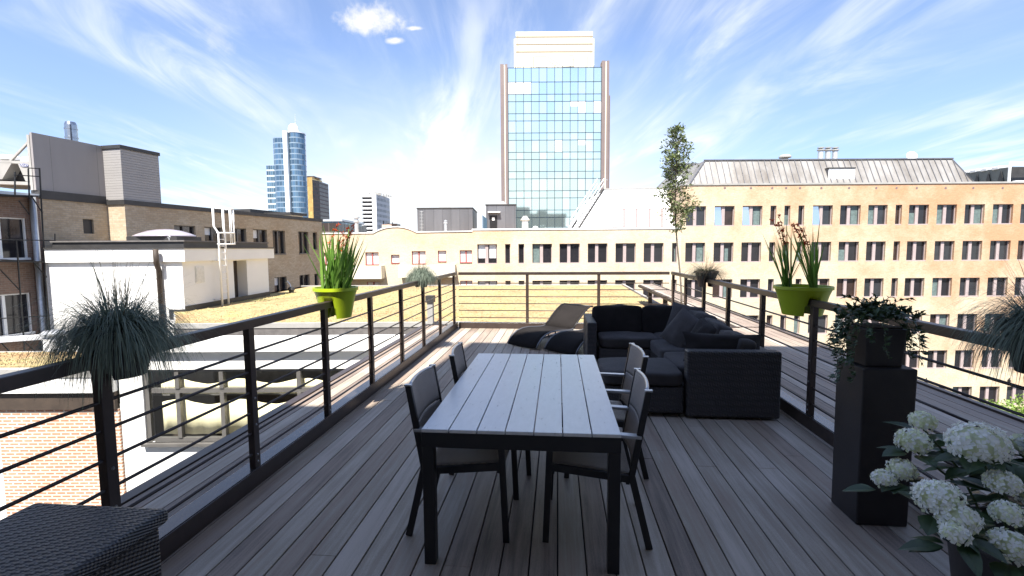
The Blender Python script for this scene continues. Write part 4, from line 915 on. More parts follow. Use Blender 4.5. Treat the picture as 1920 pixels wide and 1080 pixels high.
for p, q_ in zip(prof[1:-2], prof[2:-1]): b.bar((p[0], RD + .17, p[1] + .04), (q_[0], RD + .17, q_[1] + .04), .48, .08)
b.build('coping', M['white'], t, CF)
for w in RW: window(t, CF, *hw_(*w[:4]), RD + .12, w[4], 'frame_red', 'pane', blind=[(.04, .96, .06, .97 if w[4] == 'two' else .96, 'white_blind')] if w[4] != 'two' else [(.05, .44, .06, .97, 'white_blind'), (.56, .95, .06, .97, 'white_blind')])
for x0, x1, y0, y1 in ((590, 721, 497, 521), (752, 855, 496, 519)):
    a, c, z0, z1 = hw_(x0, x1, y0, y1); b = MB(); yo = RD - 1.2
    b.box(a, c, yo, yo + .14, z0, z1); b.box(c - .14, c, yo + .141, RD - .001, z0, z1); b.box(a, a + .14, yo + .141, RD - .001, z0, z1); b.box(a + .141, c - .141, yo + .141, RD - .001, z0, z0 + .2)
    b.build('balcony', M['cream'], t, CF)
# ------------------------------------------------------------------ glass tower
TD = 90.0
t = root('glass_tower', (cfx(1041, 400, TD), TD + 8, GZ), 'tall tower of reflecting blue glass with brown corner piers and a white box on top', 'tower', fr=CF)
gx0, gx1 = cfx(953, 250, TD), cfx(1127, 250, TD)
ztop = cfz(1040, 125, TD); rows = [cfz(960, y, TD) for y in (127.3,)]
edges = [127.3, 154, 177]
y = 177
for k in range(9): edges += [y + 13.6, y + 36.2]; y += 36.2
zz = [cfz(1000, e - .2, TD) for e in edges]; n = 12; px_ = (gx1 - gx0) / n
random.seed(4); g = MB(); MBL = []
white_cells = {(0, 1), (1, 1), (2, 1), (8, 3.5)}
for r in range(len(zz) - 1):
    for c in range(n):
        x0, x1 = gx0 + c * px_, gx0 + (c + 1) * px_; zt_, zb_ = zz[r], zz[r + 1]; t1, t2 = rnd(-.004, .004), rnd(-.004, .004)
        g.poly((x0 + .03, TD + .0 + t1, zb_ + .03), (x1 - .03, TD + t2, zb_ + .03), (x1 - .03, TD + t2 + .003, zt_ - .03), (x0 + .03, TD + t1 + .003, zt_ - .03))
        if (r, c) in {(1, 0), (1, 1), (1, 2), (3, 9), (3, 11), (7, 6), (3, 8), (7, 9)}:
            f_ = .45 if (r, c) in {(3, 8), (7, 9)} else 1; MBL.append(MB().poly((x0 + .06, TD - .012, zt_ - (zt_ - zb_) * f_ + .06), (x1 - .06, TD - .012, zt_ - (zt_ - zb_) * f_ + .06), (x1 - .06, TD - .012, zt_ - .06), (x0 + .06, TD - .012, zt_ - .06)))
gl = g.build('glass_facade', M['tglass'], t, CF); [q.build('blind', M['white_blind'], gl, CF) for q in MBL]
m_ = MB()
for c in range(n + 1): x = gx0 + c * px_; m_.box(x - .045, x + .045, TD - .05, TD + .1, zz[-1], zz[0] + (.35 if 0 < c < n else 0))
for z in zz: m_.box(gx0 - .05, gx1 + .05, TD - .035, TD + .09, z - .045, z + .045)
m_.build('mullion', M['mull'], gl, CF)
mbox(gx0 - .1, gx1 + .1, TD + .15, TD + 16, GZ, zz[0] - .1).build('wall', M['pier'], t, CF)
pz = cfz(945, 122, TD); pzr = cfz(1133, 115.5, TD)
for s, xa, xb, zt_ in ((-1, cfx(939, 250, TD), gx0, pz), (1, gx1, cfx(1141, 250, TD), pzr)):
    w = xb - xa
    b = MB(); b.box(xa, xa + w * .46, TD - .5, TD + 1.2, GZ, zt_); b.box(xa + w * .64, xb - .051, TD - .5, TD + 1.2, GZ, zt_)
    pr = b.build('corner_pier', M['pier'], t, CF)
    mbox(xa + w * .461, xa + w * .639, TD - .3, TD + 1.1, GZ, zt_ - .1).build('pier_strip', M['cream'], pr, CF)
    b = MB()
    for k in range(10):
        z = zt_ - 5.2 - k * 3.6; b.box(xa - .01, xa + w * .455, TD - .512, TD - .49, z - .03, z + .03)
    b.build('pier_joint', M['joint'], pr, CF)
xs = cfx(1142, 250, TD + .3); mbox(xs - .1, xs + .35, TD + 1.3, TD + 9, GZ, cfz(1143, 178, TD + 1)).build('side_rib', M['pier'], t, CF)
bd = TD + 4
bx0, zb0 = CF.hy(967.5, 130, bd); bx1 = cfx(1111, 130, bd); bz = cfz(1040, 59, bd)
bx = mbox(bx0, bx1, bd, bd + 9, zz[0] - .2, bz).build('top_box', M['towerbox'], t, CF)
b = MB()
for yy in (69, 83, 97): z = cfz(1040, yy, bd); b.box(bx0 - .02, bx1 + .02, bd - .03, bd - .001, z - .11, z + .11)
for px in (971, 1108): x = cfx(px, 90, bd); b.box(x - .06, x + .06, bd - .035, bd - .002, zz[0], bz - .2)
b.build('panel_joint', M['joint'], bx, CF)
for sx, (xa, xb) in ((0, (bx0 - .35, bx0 - .002)), (1, (bx1 + .002, bx1 + .35))): mbox(xa, xb, bd + .4, bd + 8, zz[0] - .2, bz - 1.1).build('box_flange', M['towerbox'], bx, CF)
b = MB()
for px in (975, 1000, 1076, 1101): x = cfx(px, 110, bd - 1.5); MB().tube([(x, bd - 1.5, zz[0] - .2), (x, bd - 1.5, cfz(px, 106, bd - 1.5))], .06, 5).build('roof_post', M['joint'], t, CF)
for a, c in (((1003, 106), (1025, 106)), ((1003, 114), (1025, 114)), ((1053, 105), (1075, 104)), ((1053, 113), (1075, 112)), ((1026, 106), (1060, 128)), ((1026, 113), (1050, 128))):
    (xa, za), (xb, zb_) = CF.hy(*a, bd - 1), CF.hy(*c, bd - 1); MB().tube([(xa, bd - 1, za), (xb, bd - 1, zb_)], .045, 5).build('roof_rail', M['joint'], t, CF)
# ------------------------------------------------------------------ far towers
D = 360.0
t = root('curved_tower', (cfx(545, 400, D), D + 12, GZ), 'slender curved blue glass tower with a white dome and mast', 'tower', fr=CF)
def ell(cx, cy, rx, ry, a0, a1, n): return [(cx + rx * math.cos(a0 + (a1 - a0) * k / n), cy + ry * math.sin(a0 + (a1 - a0) * k / n)) for k in range(n + 1)]
def colm(pts, z0, z1, mat, name, cap=True):
    b = MB(); b.extr([(x, y, z0) for x, y in pts], (0, 0, z1 - z0)); return b.build(name, M[mat], t, CF)
xa, xm, xn, xb = cfx(514, 300, D + 6), cfx(533.5, 300, D), cfx(541, 300, D), cfx(573, 300, D + 7)
zr_ = cfz(557, 247.5, D); zl_ = cfz(523, 256.5, D)
colm(ell((xn + xb) / 2 - 1, D + 7, (xb - xn) / 2 + 1, 7, -pi, 0, 24) + [(xb - 1.5, D + 12), (xn - 2, D + 12)], GZ, zr_, 'blueglass', 'glass_bay')
E2 = ell(xa + 6.5, D + 7, 6.5, 6.5, pi / 2 + .9, 1.5 * pi, 14) + [(xm + .3, D + .5), (xm + .3, D + 12)]
colm(E2, GZ, zl_, 'blueglass', 'glass_bay')

mbox(xm, xn, D - 1.5, D + 11, GZ, cfz(537, 246, D)).build('white_fin', M['white'], t, CF)
for pts, zt_ in ((None, zr_),):
    b = MB(); b.extr([(x, y, zr_) for x, y in ell((xn + xb) / 2 - 1, D + 7, (xb - xn) / 2 + 1.3, 7.3, -pi, 0, 24) + [(xb - 1.2, D + 12), (xn - 2, D + 12)]], (0, 0, .6)); b.build('roof_edge', M['white'], t, CF)
xc = cfx(543, 240, D); rz = (cfx(552.5, 240, D) - cfx(534, 240, D)) / 2; hz_ = cfz(543, 228, D) - zr_
b = MB(); b.lathe((xc, D + 6, zr_ - 2), [(rz, 0), (rz, 2.4 + hz_ * .45), (rz * .85, 2 + hz_ * .75), (rz * .5, 2 + hz_ * .95), (.3, 2 + hz_)], 24); b.build('dome', M['white'], t, CF, smooth=True)
b = MB(); z0 = zr_ + hz_; z1 = cfz(542, 206, D); b.tube([(xc, D + 10, z0 - .5), (xc, D + 10, (z0 + z1) / 2), (xc, D + 10, z1)], [.4, .25, .12], 6); b.build('mast', M['galv'], t, CF)
t = root('annex_block', (cfx(508, 400, D), D + 20, GZ), 'lower banded glass block attached to the left of the curved tower', 'building', fr=CF)
mbox(cfx(501, 350, D + 12), cfx(517, 350, D + 12), D + 12, D + 30, GZ, cfz(508, 309.5, D + 12)).build('wall', M['annexglass'], t, CF)
D2 = 420.0
cxg = cfx(586.5, 370, D2); zt_ = cfz(586, 332, D2)
t = root('gold_tower', (cxg, D2 + 9, GZ), 'golden and dark brown tower right behind the curved blue tower', 'tower', fr=CF)
xl, xr_ = cfx(570, 370, D2 + 9), cfx(600.5, 370, D2 + 10)
b = MB(); b.extr([(cxg, D2, GZ), (xl - 1, D2 + 5, GZ), (xl - 1, D2 + 22, GZ), (cxg, D2 + 22, GZ)], (0, 0, zt_ - GZ)); b.build('gold_wall', M['goldglass'], t, CF)
b = MB(); b.extr([(cxg + .05, D2, GZ), (cxg + .05, D2 + 24, GZ), (xr_, D2 + 30, GZ), (xr_, D2 + 9, GZ)], (0, 0, cfz(590, 337, D2) - GZ)); b.build('dark_wall', M['darktower'], t, CF)
b = MB(); b.box(xl + 1, cxg - .6, D2 + 6, D2 + 18, zt_ - .001, cfz(580, 328, D2)); b.box(cxg - 3, cxg + 2, D2 + 10, D2 + 16, zt_, cfz(585, 329.5, D2)); b.build('penthouse', M['darktower'], t, CF)
# white slab of flats
D3 = 260.0
t = root('apartment_tower', (cfx(702, 400, D3), D3 + 10, GZ), 'white high-rise of flats with rows of balconies, aerials on the roof', 'tower', fr=CF)
xl, xc, xr_ = cfx(678.5, 400, D3), cfx(706, 400, D3), cfx(724.5, 400, D3 + 14); zt_ = cfz(690, 364, D3); zt2 = cfz(712, 365, D3 + 2)
b = MB(); b.box(cfx(698, 400, D3), xc, D3, D3 + .5, GZ, zt_); b.box(xl + 1.2, xc - .01, D3 + .8, D3 + 12, GZ, zt_ - .3); b.box(xl, xl + .5, D3, D3 + .79, GZ, zt_ - 1.5); b.build('wall', M['white'], t, CF)
b = MB(); b.extr([(xc + .02, D3, GZ), (xc + .02, D3 + 22, GZ), (xr_, D3 + 22, GZ), (xr_, D3 + 14, GZ)], (0, 0, zt2 - GZ)); b.build('side_wall', M['aptgrid'], t, CF)
xw = cfx(698, 400, D3); mbox(xl + .51, xw - .01, D3 + .6, D3 + .795, GZ, zt_ - .8).build('glazing', M['pane'], t, CF)
k = 0
while True:
    z = zt_ - 1.3 - 2.12 * k
    if z < -6: break
    b = MB(); b.box(xl - .3, xw - .02, D3 - .6, D3 + .59, z - .25, z); b.box(xl - .3, xw - .02, D3 - .6, D3 - .5, z, z + .62); b.build('balcony', M['white'], t, CF); k += 1
b = MB(); random.seed(3)
for k in range(10):
    x = xl + 1.5 + (xc - xl) * .1 * k; h = rnd(.6, 2.2); b.box(x, x + rnd(.3, 1.4), D3 + 3, D3 + 4, zt_ - .3, zt_ + h * .7); b.tube([(x, D3 + 2, zt_ - .3), (x, D3 + 2, zt_ + h)], .1, 5)
for k in range(6): x = xc + 1 + k * .7; b.box(x, x + .45, D3 + 9 + k, D3 + 10 + k, zt2 - .1, zt2 + rnd(.5, 1.6))
b.build('aerial', M['concrete'], t, CF)
# low dark building and roof bits between the towers
D4 = 75.0
t = root('dark_low_building', (cfx(620, 420, D4), D4 + 6, GZ), 'low dark building with a pale flat roof edge beyond the brick building corner', 'building', fr=CF)
xa, xb = cfx(540, 420, D4), cfx(631, 420, D4); z1 = cfz(615, 418, D4)
mbox(xa, xb, D4, D4 + 14, GZ, z1).build('wall', M['darktower'], t, CF)
z2 = cfz(615, 412.5, D4); xb2 = cfx(639, 412, D4 + 4); mbox(xa, xb2, D4 + 4, D4 + 15, GZ, z2).build('upper_floor', M['annexglass'], t, CF); mbox(xa - .3, xb2 + .4, D4 + 3.5, D4 + 15.4, z2 + .001, cfz(615, 408.5, D4)).build('roof', M['galv'], t, CF)
xa, z1 = CF.hy(652, 423, D4 + 20); xb = cfx(676, 423, D4 + 20); mbox(xa, xb, D4 + 20, D4 + 24, GZ, z1).build('rear_wing', M['darktower'], t, CF)
t = root('steel_flue', (cfx(668, 430, FD + 8), FD + 8, 0), 'thin capped metal flue standing left of the white high-rise', 'chimney', fr=CF)
xs, zs = CF.hy(668, 406, FD + 8); b = MB(); b.lathe((xs, FD + 8, ZT - 1), [(.2, 0), (.2, zs - ZT + .4), (.3, zs - ZT + .45), (.3, zs - ZT + .6), (.2, zs - ZT + .62), (.2, zs - ZT + .8), (.34, zs - ZT + .85), (.34, zs - ZT + .98), (.05, zs - ZT + 1.05)], 14); b.build('pipe', M['galv'], t, CF)
t = root('brown_roof_hut', (cfx(727, 420, 80), 82, GZ), 'small brown rooftop structure with aerials right of the white high-rise', 'building', fr=CF)
xa, z1 = CF.hy(716, 421, 80); xb = cfx(734, 421, 80); mbox(xa, xb, 80, 84, GZ, z1).build('wall', M['pink_brick'], t, CF); b = MB()
for px, h in ((719, 414), (728, 418), (736, 417)): x, z = CF.hy(px, h, 81); b.tube([(x, 81, z1 - .3), (x, 81, z)], .1, 5)
mbox(xb - 1.2, xb + .8, 80.5, 83, GZ, cfz(733, 419, 80)).build('side_box', M['darktower'], t, CF); b.build('aerial', M['black'], t, CF)
# ------------------------------------------------------------------ cooling plant on the right
D5 = FD + 6
t = root('cooling_unit', (cfx(1880, 330, D5), D5, 0), 'long roof chiller with slanted black fins and white fan cowls at the right edge', 'cooling unit', fr=CF)
xa, xb = cfx(1806, 340, D5 + 8), cfx(1893, 340, D5)
pa, pb = Vector((xa, D5 + 9, 0)), Vector((xb, D5, 0)); za, zbm = cfz(1816, 324, D5 + 8), cfz(1892, 313, D5)
def P(f, z, off=0): p = pa.lerp(pb, f); return Vector((p.x, p.y + off, z))
zt5 = lambda f: za + (zbm - za) * f
b = MB(); b.extr([P(0, ZC, 0), P(1, ZC, 0), P(1, zt5(1)), P(0, zt5(0))], (1.8, 2.2, 0)); b.build('body', M['chiller'], t, CF)
b = MB()
for k in range(4):
    f = .12 + k * .21; nn = Vector((-.12, -.12, 0)); b.add([P(f, ZC + .15) + nn, P(f + .19, ZC + .15) + nn, P(f + .1, zt5(f) - .3) + nn], [(0, 1, 2)])
o = b.build('fin', M['black'], t, CF); o.modifiers.new('thick', 'SOLIDIFY').thickness = .03
for k in range(5):
    f = .08 + k * .2; p = P(f, zt5(f), 0) + Vector((.8, .9, .0)); b = MB(); b.lathe(tuple(p), [(.72, 0), (.78, .22), (.6, .3), (.1, .34)], 18); b.build('fan_cowl', M['white'], t, CF)
x0, x1 = cfx(1893, 320, D5 - .1), cfx(1960, 320, D5 - .1); b = MB(); z1 = cfz(1900, 310, D5)
b.box(x0, x0 + .15, D5 - .1, D5 + .05, ZC + .14, z1); b.box(x0, x1, D5 - .1, D5 + .05, z1, z1 + .35); b.box(x0 + .16, x1, D5 - .09, D5 + .04, ZC + .14, ZC + .35); b.box(x0 + .25, x1, D5 - .5, D5 - .2, ZC + .55, ZC + .95); b.build('frame', M['white'], t, CF)
mbox(x0 + 1.2, x1, D5 + .9, D5 + 2.2, ZC + .14, z1).build('coil', M['zinc_dark'], t, CF)
# ------------------------------------------------------------------ trees in the court
def court_tree(px, py, d, r, label, seed):
    random.seed(seed); x, z = CF.hy(px, py, d); z -= r * .9
    t = root('court_tree', (x, d, GZ), label, 'tree', 'trees down in the court', fr=CF)
    MB().tube([(x, d, GZ), (x + .1, d, (GZ + z) / 2), (x, d, z)], [.2, .16, .06], 8).build('trunk', M['bark'], t, CF, smooth=True)
    lv = MB(); cl = [Vector((x, d, z)) + Vector((rnd(-1, 1), rnd(-1, 1), rnd(-.7, .8))) * r * .75 for _ in range(26)]
    for k in range(7000):
        c = random.choice(cl); v = rvec(); q = c + Vector((v.x, v.y, v.z * .7)) * rnd(.5, 1.0) * r * .42; leaf(lv, q, rvec(), (v + rvec() * .6), rnd(.12, .22), rnd(.08, .13), .2, (.3, 1, 0))
    lv.build('crown', M['treeleaf'], t, CF)
court_tree(1905, 742, 29, 2.3, 'bright green tree crown below the right railing beside the office block', 5)
court_tree(2010, 760, 31, 2.6, 'second green tree at the far right of the court, mostly out of the picture', 6)
# ================================================================== NEIGHBOURING ROOFS ON THE LEFT
ZS = -.85
def cw(x, y): p = CF.M @ Vector((x, y, 0)); return p.x, p.y
lo_ = cw(-11.4, 16.2); 
tt = (lo_[1] - 16.2) 
ci = CF.I @ Vector((XO0 - .05, 14, 0))
# point where the near edge (d = 16.2 on the street grid) meets the deck side
def cf_to_w_at(d, X):
    # world x = X on the line y_cf = d
    c, s = math.cos(YAW), math.sin(YAW); u = (X + d * s) / c
    return X, u * s + d * c
hcx, _ = CF.hy(347, 585, 19.9)
pe = cf_to_w_at(16.2, XO0 - .1)
poly = [cw(-11.4, 16.2), pe, (XO0 - .1, YF + .46), (4.3, YF + .46), (4.3, 22.7), (4.3, 22.75), (4.3, 33.2), cw(cfx(560, 545, 33), 33.5), cw(hcx - .5, 33.5), cw(hcx - .5, 19.92), cw(-12.95, 18.5)]
b = MB(); b.extr([(x, y, GZ) for x, y in poly], (0, 0, ZS - .06 - GZ)); 
t = root('planted_roof_building', (-4, 22, GZ), 'flat roofed building with a yellow and orange planted roof beyond the terrace', 'building')
b.build('wall', M['render'], t)
b = MB()
ed = [poly[0], poly[1], poly[2], poly[3]]
for p, q in zip(ed[:-1], ed[1:]):
    b.bar((p[0], p[1], ZS - .02), (q[0], q[1], ZS - .02), .16, .16)
b.bar((4.36, YF + .6, ZS), (4.36, 33.2, ZS), .12, .2); b.bar((4.3, 33.2, ZS), (*poly[7], ZS), .25, .12)
b.build('roof_edge', M['concrete'], t)
b = MB(); p, q = Vector((*poly[0], 0)), Vector((*poly[1], 0)); b.bar(p + Vector((0, -.04, ZS - .45)), q + Vector((0, -.04, ZS - .45)), .03, .7); b.build('fascia', M['bitumen'], t)
# sedum: a lumpy sheet plus tufts
random.seed(9)
bm = bmesh.new(); vs = [bm.verts.new((x, y, ZS)) for x, y in poly]; bm.faces.new(vs); bmesh.ops.triangulate(bm, faces=bm.faces[:])
me = bpy.data.meshes.new('tmp'); bm.to_mesh(me); bm.free()
def inside(x, y):
    c = False
    for i in range(len(poly)):
        (x1, y1), (x2, y2) = poly[i], poly[i - 1]
        if (y1 > y) != (y2 > y) and x < (x2 - x1) * (y - y1) / (y2 - y1) + x1: c = not c
    return c
b = MB(); b.v = [tuple(v.co) for v in me.vertices]; b.f = [tuple(p.vertices) for p in me.polygons]; b.m = [0] * len(b.f); bpy.data.meshes.remove(me)
for k in range(15000):
    x, y = rnd(-16, 4.2), rnd(YF + .5, 33.2)
    if k < 5000: y = rnd(YF + .5, 19)
    if not inside(x, y): continue
    if noise.noise(Vector((x * .35, y * .35, 3))) < rnd(-.6, .1): continue
    r = rnd(.03, .09); h = rnd(.015, .05); a = rnd(0, 6)
    c = [(x + r * math.cos(a + q * 2.1) * rnd(.7, 1.2), y + r * math.sin(a + q * 2.1) * rnd(.7, 1.2), ZS + .002) for q in range(3)]
    b.add(c + [(x, y, ZS + h)], [(0, 1, 3), (1, 2, 3), (2, 0, 3)])
tag(b.build('sedum', M['sedum'], loc=(0, 15, ZS)), 'patchy yellow and orange sedum covering the flat roof', 'ground cover', kind='stuff')
# small roof fittings on the sedum
x, y = W.hz(808, 612, ZS); x2, z2 = W.hy(808, 561, y)
t = root('roof_vent', (x, y, ZS), 'square grey roof vent with a dark cap just outside the left railing', 'roof vent')
mbox(x - .09, x + .09, y - .09, y + .09, ZS, z2 - .1).build('shaft', M['concrete'], t); mbox(x - .13, x + .13, y - .13, y + .13, z2 - .1, z2 + .12).build('cap', M['zinc_dark'], t)
x, y = W.hz(546, 549, ZS)
t = root('roof_pipe', (x, y, ZS), 'bent white pipe sticking out of the planted roof near the brick wall', 'pipe')
MB().tube([(x, y, ZS), (x, y, ZS + .25), (x - .05, y, ZS + .5), (x - .2, y, ZS + .68), (x - .34, y, ZS + .6)], .035, 8).build('pipe', M['galv'], t, smooth=True)
MB().lathe((x + .02, y, ZS), [(.14, 0), (.14, .12), (.2, .18), (.17, .32), (.04, .36)], 14).build('collar', M['zinc_dark'], t)
# ------------------------------------------------------------------ white roof-top hut
HD = 19.9
t = root('rooftop_hut', (-16, 23, ZS), 'white rendered rooftop hut with a dark flat roof and a brown downpipe', 'hut', fr=CF)
hx1 = hcx; hx0 = cfx(90, 560, HD); ztf = cfz(340, 466, HD); zbf = cfz(340, 490.5, HD); hb = 26.9
fx0 = cfx(76, 480, HD - .25)
x0d, z0d = CF.hx(437, 560, hx1)[0], None
dy0, dz1 = CF.hx(437, 489, hx1); dy1, _ = CF.hx(462, 489, hx1)
b = MB(); b.wall('y', HD, hx0, hx1, -7, zbf, [], .1); b.poly((hx0, HD, -7), (hx0, HD, zbf), (hx0, hb, zbf), (hx0, hb, -7))
b.wall('x', hx1, HD, hb, -7, zbf, [(dy0, dy1, ZS, dz1)], -.5); b.box(hx0 + .01, hx1 - .6, HD + .2, hb, -7, zbf - .01); b.poly((hx0, hb, -7), (hx0, hb, zbf), (hx1, hb, zbf), (hx1, hb, -7))
b.build('wall', M['render'], t, CF)
mbox(hx1 - .55, hx1 - .5, dy0, dy1, ZS, dz1).build('door', M['brown_dark'], t, CF)
mbox(fx0, hx1 + .2, HD - .12, hb + .35, zbf + .001, ztf).build('fascia', M['render'], t, CF)
zu0, zu1 = ztf + .001, cfz(340, 450.5, HD + .4)
ux0 = cfx(104, 452, HD + .3)
b = MB(); b.box(ux0, hx1 + .02, HD + .15, hb, zu0, zu1 - .06); b.box(fx0 - .04, hx1 + .24, HD - .16, hb + .39, zu0, zu0 + .07); b.build('upstand', M['zinc_dark'], t, CF)
mbox(ux0 - .06, hx1 + .08, HD + .09, hb + .06, zu1 - .059, zu1).build('roof', M['bitumen'], t, CF)
px0, pz0 = CF.hy(290, 466, HD - .3); b = MB(); b.tube([(cfx(293, 480, HD - .3), HD - .32, ztf - .02), (cfx(293, 480, HD - .3), HD - .32, zbf - .05), (cfx(298, 510, HD - .1), HD - .1, zbf - .35), (cfx(300, 510, HD - .1), HD - .1, -7)], .1, 10); b.build('downpipe', M['brown_dark'], t, CF, smooth=True)
mbox(hx1 + .001, hx1 + .03, HD, hb, ZS - .2, ZS + .22).build('plinth', M['zinc_dark'], t, CF)
mbox(cfx(318, 590, HD), hx1 + .03, HD - .03, HD - .001, ZS - .3, ZS + .1).build('plinth', M['zinc_dark'], t, CF)
ly0, lz1 = CF.hx(365, 500, hx1); ly1, lz0 = CF.hx(383, 529, hx1); b = MB(); b.box(hx1 + .001, hx1 + .03, ly0, ly1, lz0, lz1)
for k in range(10): b.box(hx1 + .031, hx1 + .045, ly0 + .05, ly1 - .05, lz0 + .06 + k * (lz1 - lz0 - .1) / 10, lz0 + .1 + k * (lz1 - lz0 - .1) / 10)
b.build('louvre', M['galv'], t, CF)
# caged ladder on the side wall
lx = hx1 + .38
l0, _ = CF.hx(413, 500, lx); l1, _ = CF.hx(425, 500, lx); ztl = CF.hx(415, 392, lx)[1]
lad = MB(); rz_ = ZS + .02
for yy in (l0, l1): lad.tube([(lx, yy, rz_), (lx, yy, zu1 + .15), (lx - .35 * 0, yy + (-.0), zu1 + .35), (lx - .12, yy + (.12 if yy == l1 else -.12), zu1 + .65), (lx - .12, yy + (.12 if yy == l1 else -.12), ztl)], .045, 8)
k = 0
while rz_ + .3 + k * .3 < zu1 + .2: lad.tube([(lx, l0, rz_ + .3 + k * .3), (lx, l1, rz_ + .3 + k * .3)], .02, 6); k += 1
for z in (ZS + .3, zbf): 
    for yy in (l0, l1): lad.tube([(lx, yy, z), (hx1 + .01, yy, z)], .03, 6)
lo2 = lad.build('ladder', M['white'], t, CF, smooth=True)
cg = MB(); yc = (l0 + l1) / 2; rr = .42
for z in (zu1 - .15, zu1 + .35, ztl): cg.tube([(lx + .55 * math.sin(q) , yc - (l1 - l0 + .24) / 2 * math.cos(q), z) for q in [pi * i_ / 12 for i_ in range(13)]], .028, 6)
for q in (.6, 1.1, 1.57, 2.05, 2.6): cg.tube([(lx + .55 * math.sin(q), yc - (l1 - l0 + .24) / 2 * math.cos(q), zu1 - .15), (lx + .55 * math.sin(q), yc - (l1 - l0 + .24) / 2 * math.cos(q), ztl)], .02, 6)
cg.build('cage', M['white'], lo2, CF, smooth=True)
# dome rooflight
sx_, sz_ = CF.hy(308, 440, HD + 2.2); rw = (cfx(361, 440, HD + 2.2) - cfx(255, 440, HD + 2.2)) / 2
t = root('dome_skylight', (sx_, HD + 2.2, zu1), 'grey dome skylight on the flat roof of the white hut', 'skylight', fr=CF)
mbox(sx_ - rw * .86, sx_ + rw * .86, HD + 1.4, HD + 3.1, zu1 + .001, zu1 + .2).build('curb', M['zinc_dark'], t, CF)
b = MB(); b.lathe((sx_, HD + 2.25, zu1 + .2), [(rw, 0), (rw * 1.0, .05), (rw * .8, .16), (rw * .55, .27), (rw * .3, .33), (rw * .1, .35), (.01, .352)], 32, sy=.8); b.build('dome', M['dome'], t, CF, smooth=True)
x, z = CF.hy(317, 446, HD + .5); b = MB(); b.tube([(x, HD + .5, zu1), (x, HD + .5, zu1 + .1)], .02, 6); b.tube([(x + .05 * math.cos(q), HD + .5, zu1 + .14 + .05 * math.sin(q)) for q in [2 * pi * k / 10 for k in range(11)]], .012, 5); tag(b.build('anchor_eye', M['galv'], None, CF), 'small steel anchor eye on the hut roof in front of the dome', 'anchor')
# ------------------------------------------------------------------ brick building along the left
DE = 38.0; LA = math.atan((1158 - 960) / F)
ex, _ = CF.hy(605, 470, DE); ep = CF.M @ Vector((ex, DE, 0))
LB = Fr(ep.x, ep.y, YAW - LA)                       # x = 0 is the long brick wall, y runs away along it
ys, _ = LB.hx(236, 420, 0); xB, _ = LB.hy(203, 420, ys)
ZA = LB.hx(605, 411, 0)[1]; ZB = LB.hx(190, 368, xB)[1]
t = root('brick_building', (-5, -8, GZ), 'long shaded tan brick building with dark roof edge and grey metal boxes on top', 'building', fr=LB)
def lw(x0, x1, y0, y1, X=0.0):
    xm = (x0 + x1) / 2; a = LB.hx(x0, (y0 + y1) / 2, X)[0]; c = LB.hx(x1, (y0 + y1) / 2, X)[0]; return a, c, LB.hx(xm, y1, X)[1], LB.hx(xm, y0, X)[1]
WA = [lw(*w) for w in ((327, 367, 423, 452), (384, 417, 426, 455), (434, 462, 428, 458), (475, 501, 430, 463), (512, 535, 432, 478), (560, 579, 434, 477), (587, 595, 435.5, 469), (515, 538, 519, 550), (562, 581, 515, 545), (590, 597.5, 513, 540))]
b = MB(); b.wall('x', 0, ys, 0, GZ, ZA - .22, WA, -.3); b.box(-12, -.5, ys + .3, -.001, GZ, ZA - .3); b.poly((0, 0, GZ), (0, 0, ZA - .22), (-.5, 0, ZA - .22), (-.5, 0, GZ))
b.poly((xB, ys, GZ), (0, ys, GZ), (0, ys, ZA - .22), (xB, ys, ZA - .22))
yN = LB.hx(77, 420, xB)[0]; vn = lw(156, 176, 411, 438, xB)
b.wall('x', xB, yN, ys, GZ, ZB - .36, [vn], -.12); b.box(xB - 11, xB - .3, yN, ys + .29, GZ, ZB - .4)
b.build('wall', M['tan_brick'], t, LB)
for w in WA: window(t, LB, w[0], w[1], w[2], w[3], -.12, 'two' if w[1] - w[0] > 1 else 'single', 'frame_grey', 'pane', 'x', -1, blind=[(.1, .45, .5, .95, 'white_blind')] if random.random() < .25 else None)
mbox(xB - .12, xB - .1, vn[0], vn[1], vn[2], vn[3]).build('vent_grille', M['zinc_dark'], t, LB)
b = MB(); b.box(-.4, .06, ys - .06, .1, ZA - .22, ZA); b.box(xB - .2, -.401, ys - .06, ys + .3, ZA - .221, ZA - .001); b.box(xB - .4, xB + .07, yN, ys - .061, ZB - .36, ZB); b.build('cornice', M['zinc_dark'], t, LB)
b = MB(); b.box(-12, -.401, ys + .31, .08, ZA - .29, ZA - .1); b.build('roof', M['bitumen'], t, LB)
# grey box and screen on the roof
gy1, _ = LB.hx(300, 330, -.03); gx0 = LB.hy(181, 320, ys + .02)[0]; gz1 = LB.hx(231, 272.5, -.03)[1]
bx = MB(); bx.mi = 0
bx.box(gx0, -.05, ys + .02, gy1, ZA + .001, gz1 - .16)
gb = bx.build('plant_box', M['ribbed'], t, LB); mbox(gx0 - .05, .0, ys - .03, gy1 + .05, gz1 - .159, gz1).build('roof_trim', M['zinc_dark'], gb, LB)
sy0, sz0 = LB.hx(58, 247.5, xB - .06); sy1, sz1 = LB.hx(181, 272.5, xB - .06)
sc_ = mbox(xB - .16, xB - .04, sy0, ys + .015, ZB + .001, (sz0 + sz1) / 2).build('screen_panel', M['panel'], t, LB)
mbox(xB - .3, xB - .165, sy0 - .02, sy0 + .12, ZB, sz0 - .1).build('screen_post', M['concrete'], sc_, LB); MB().bar((xB - .25, sy0 + .05, sz0 - .35), (xB - 2.9, sy0 - .2, ZB - .1), .08, .08).build('brace', M['concrete'], sc_, LB)
fx_, fz_ = LB.hy(132, 229, sy0 + 1.9); b = MB(); fh = fz_ - ZA; b.lathe((xB - 1.3, 0, ZA), [(.22, 0)], 3)
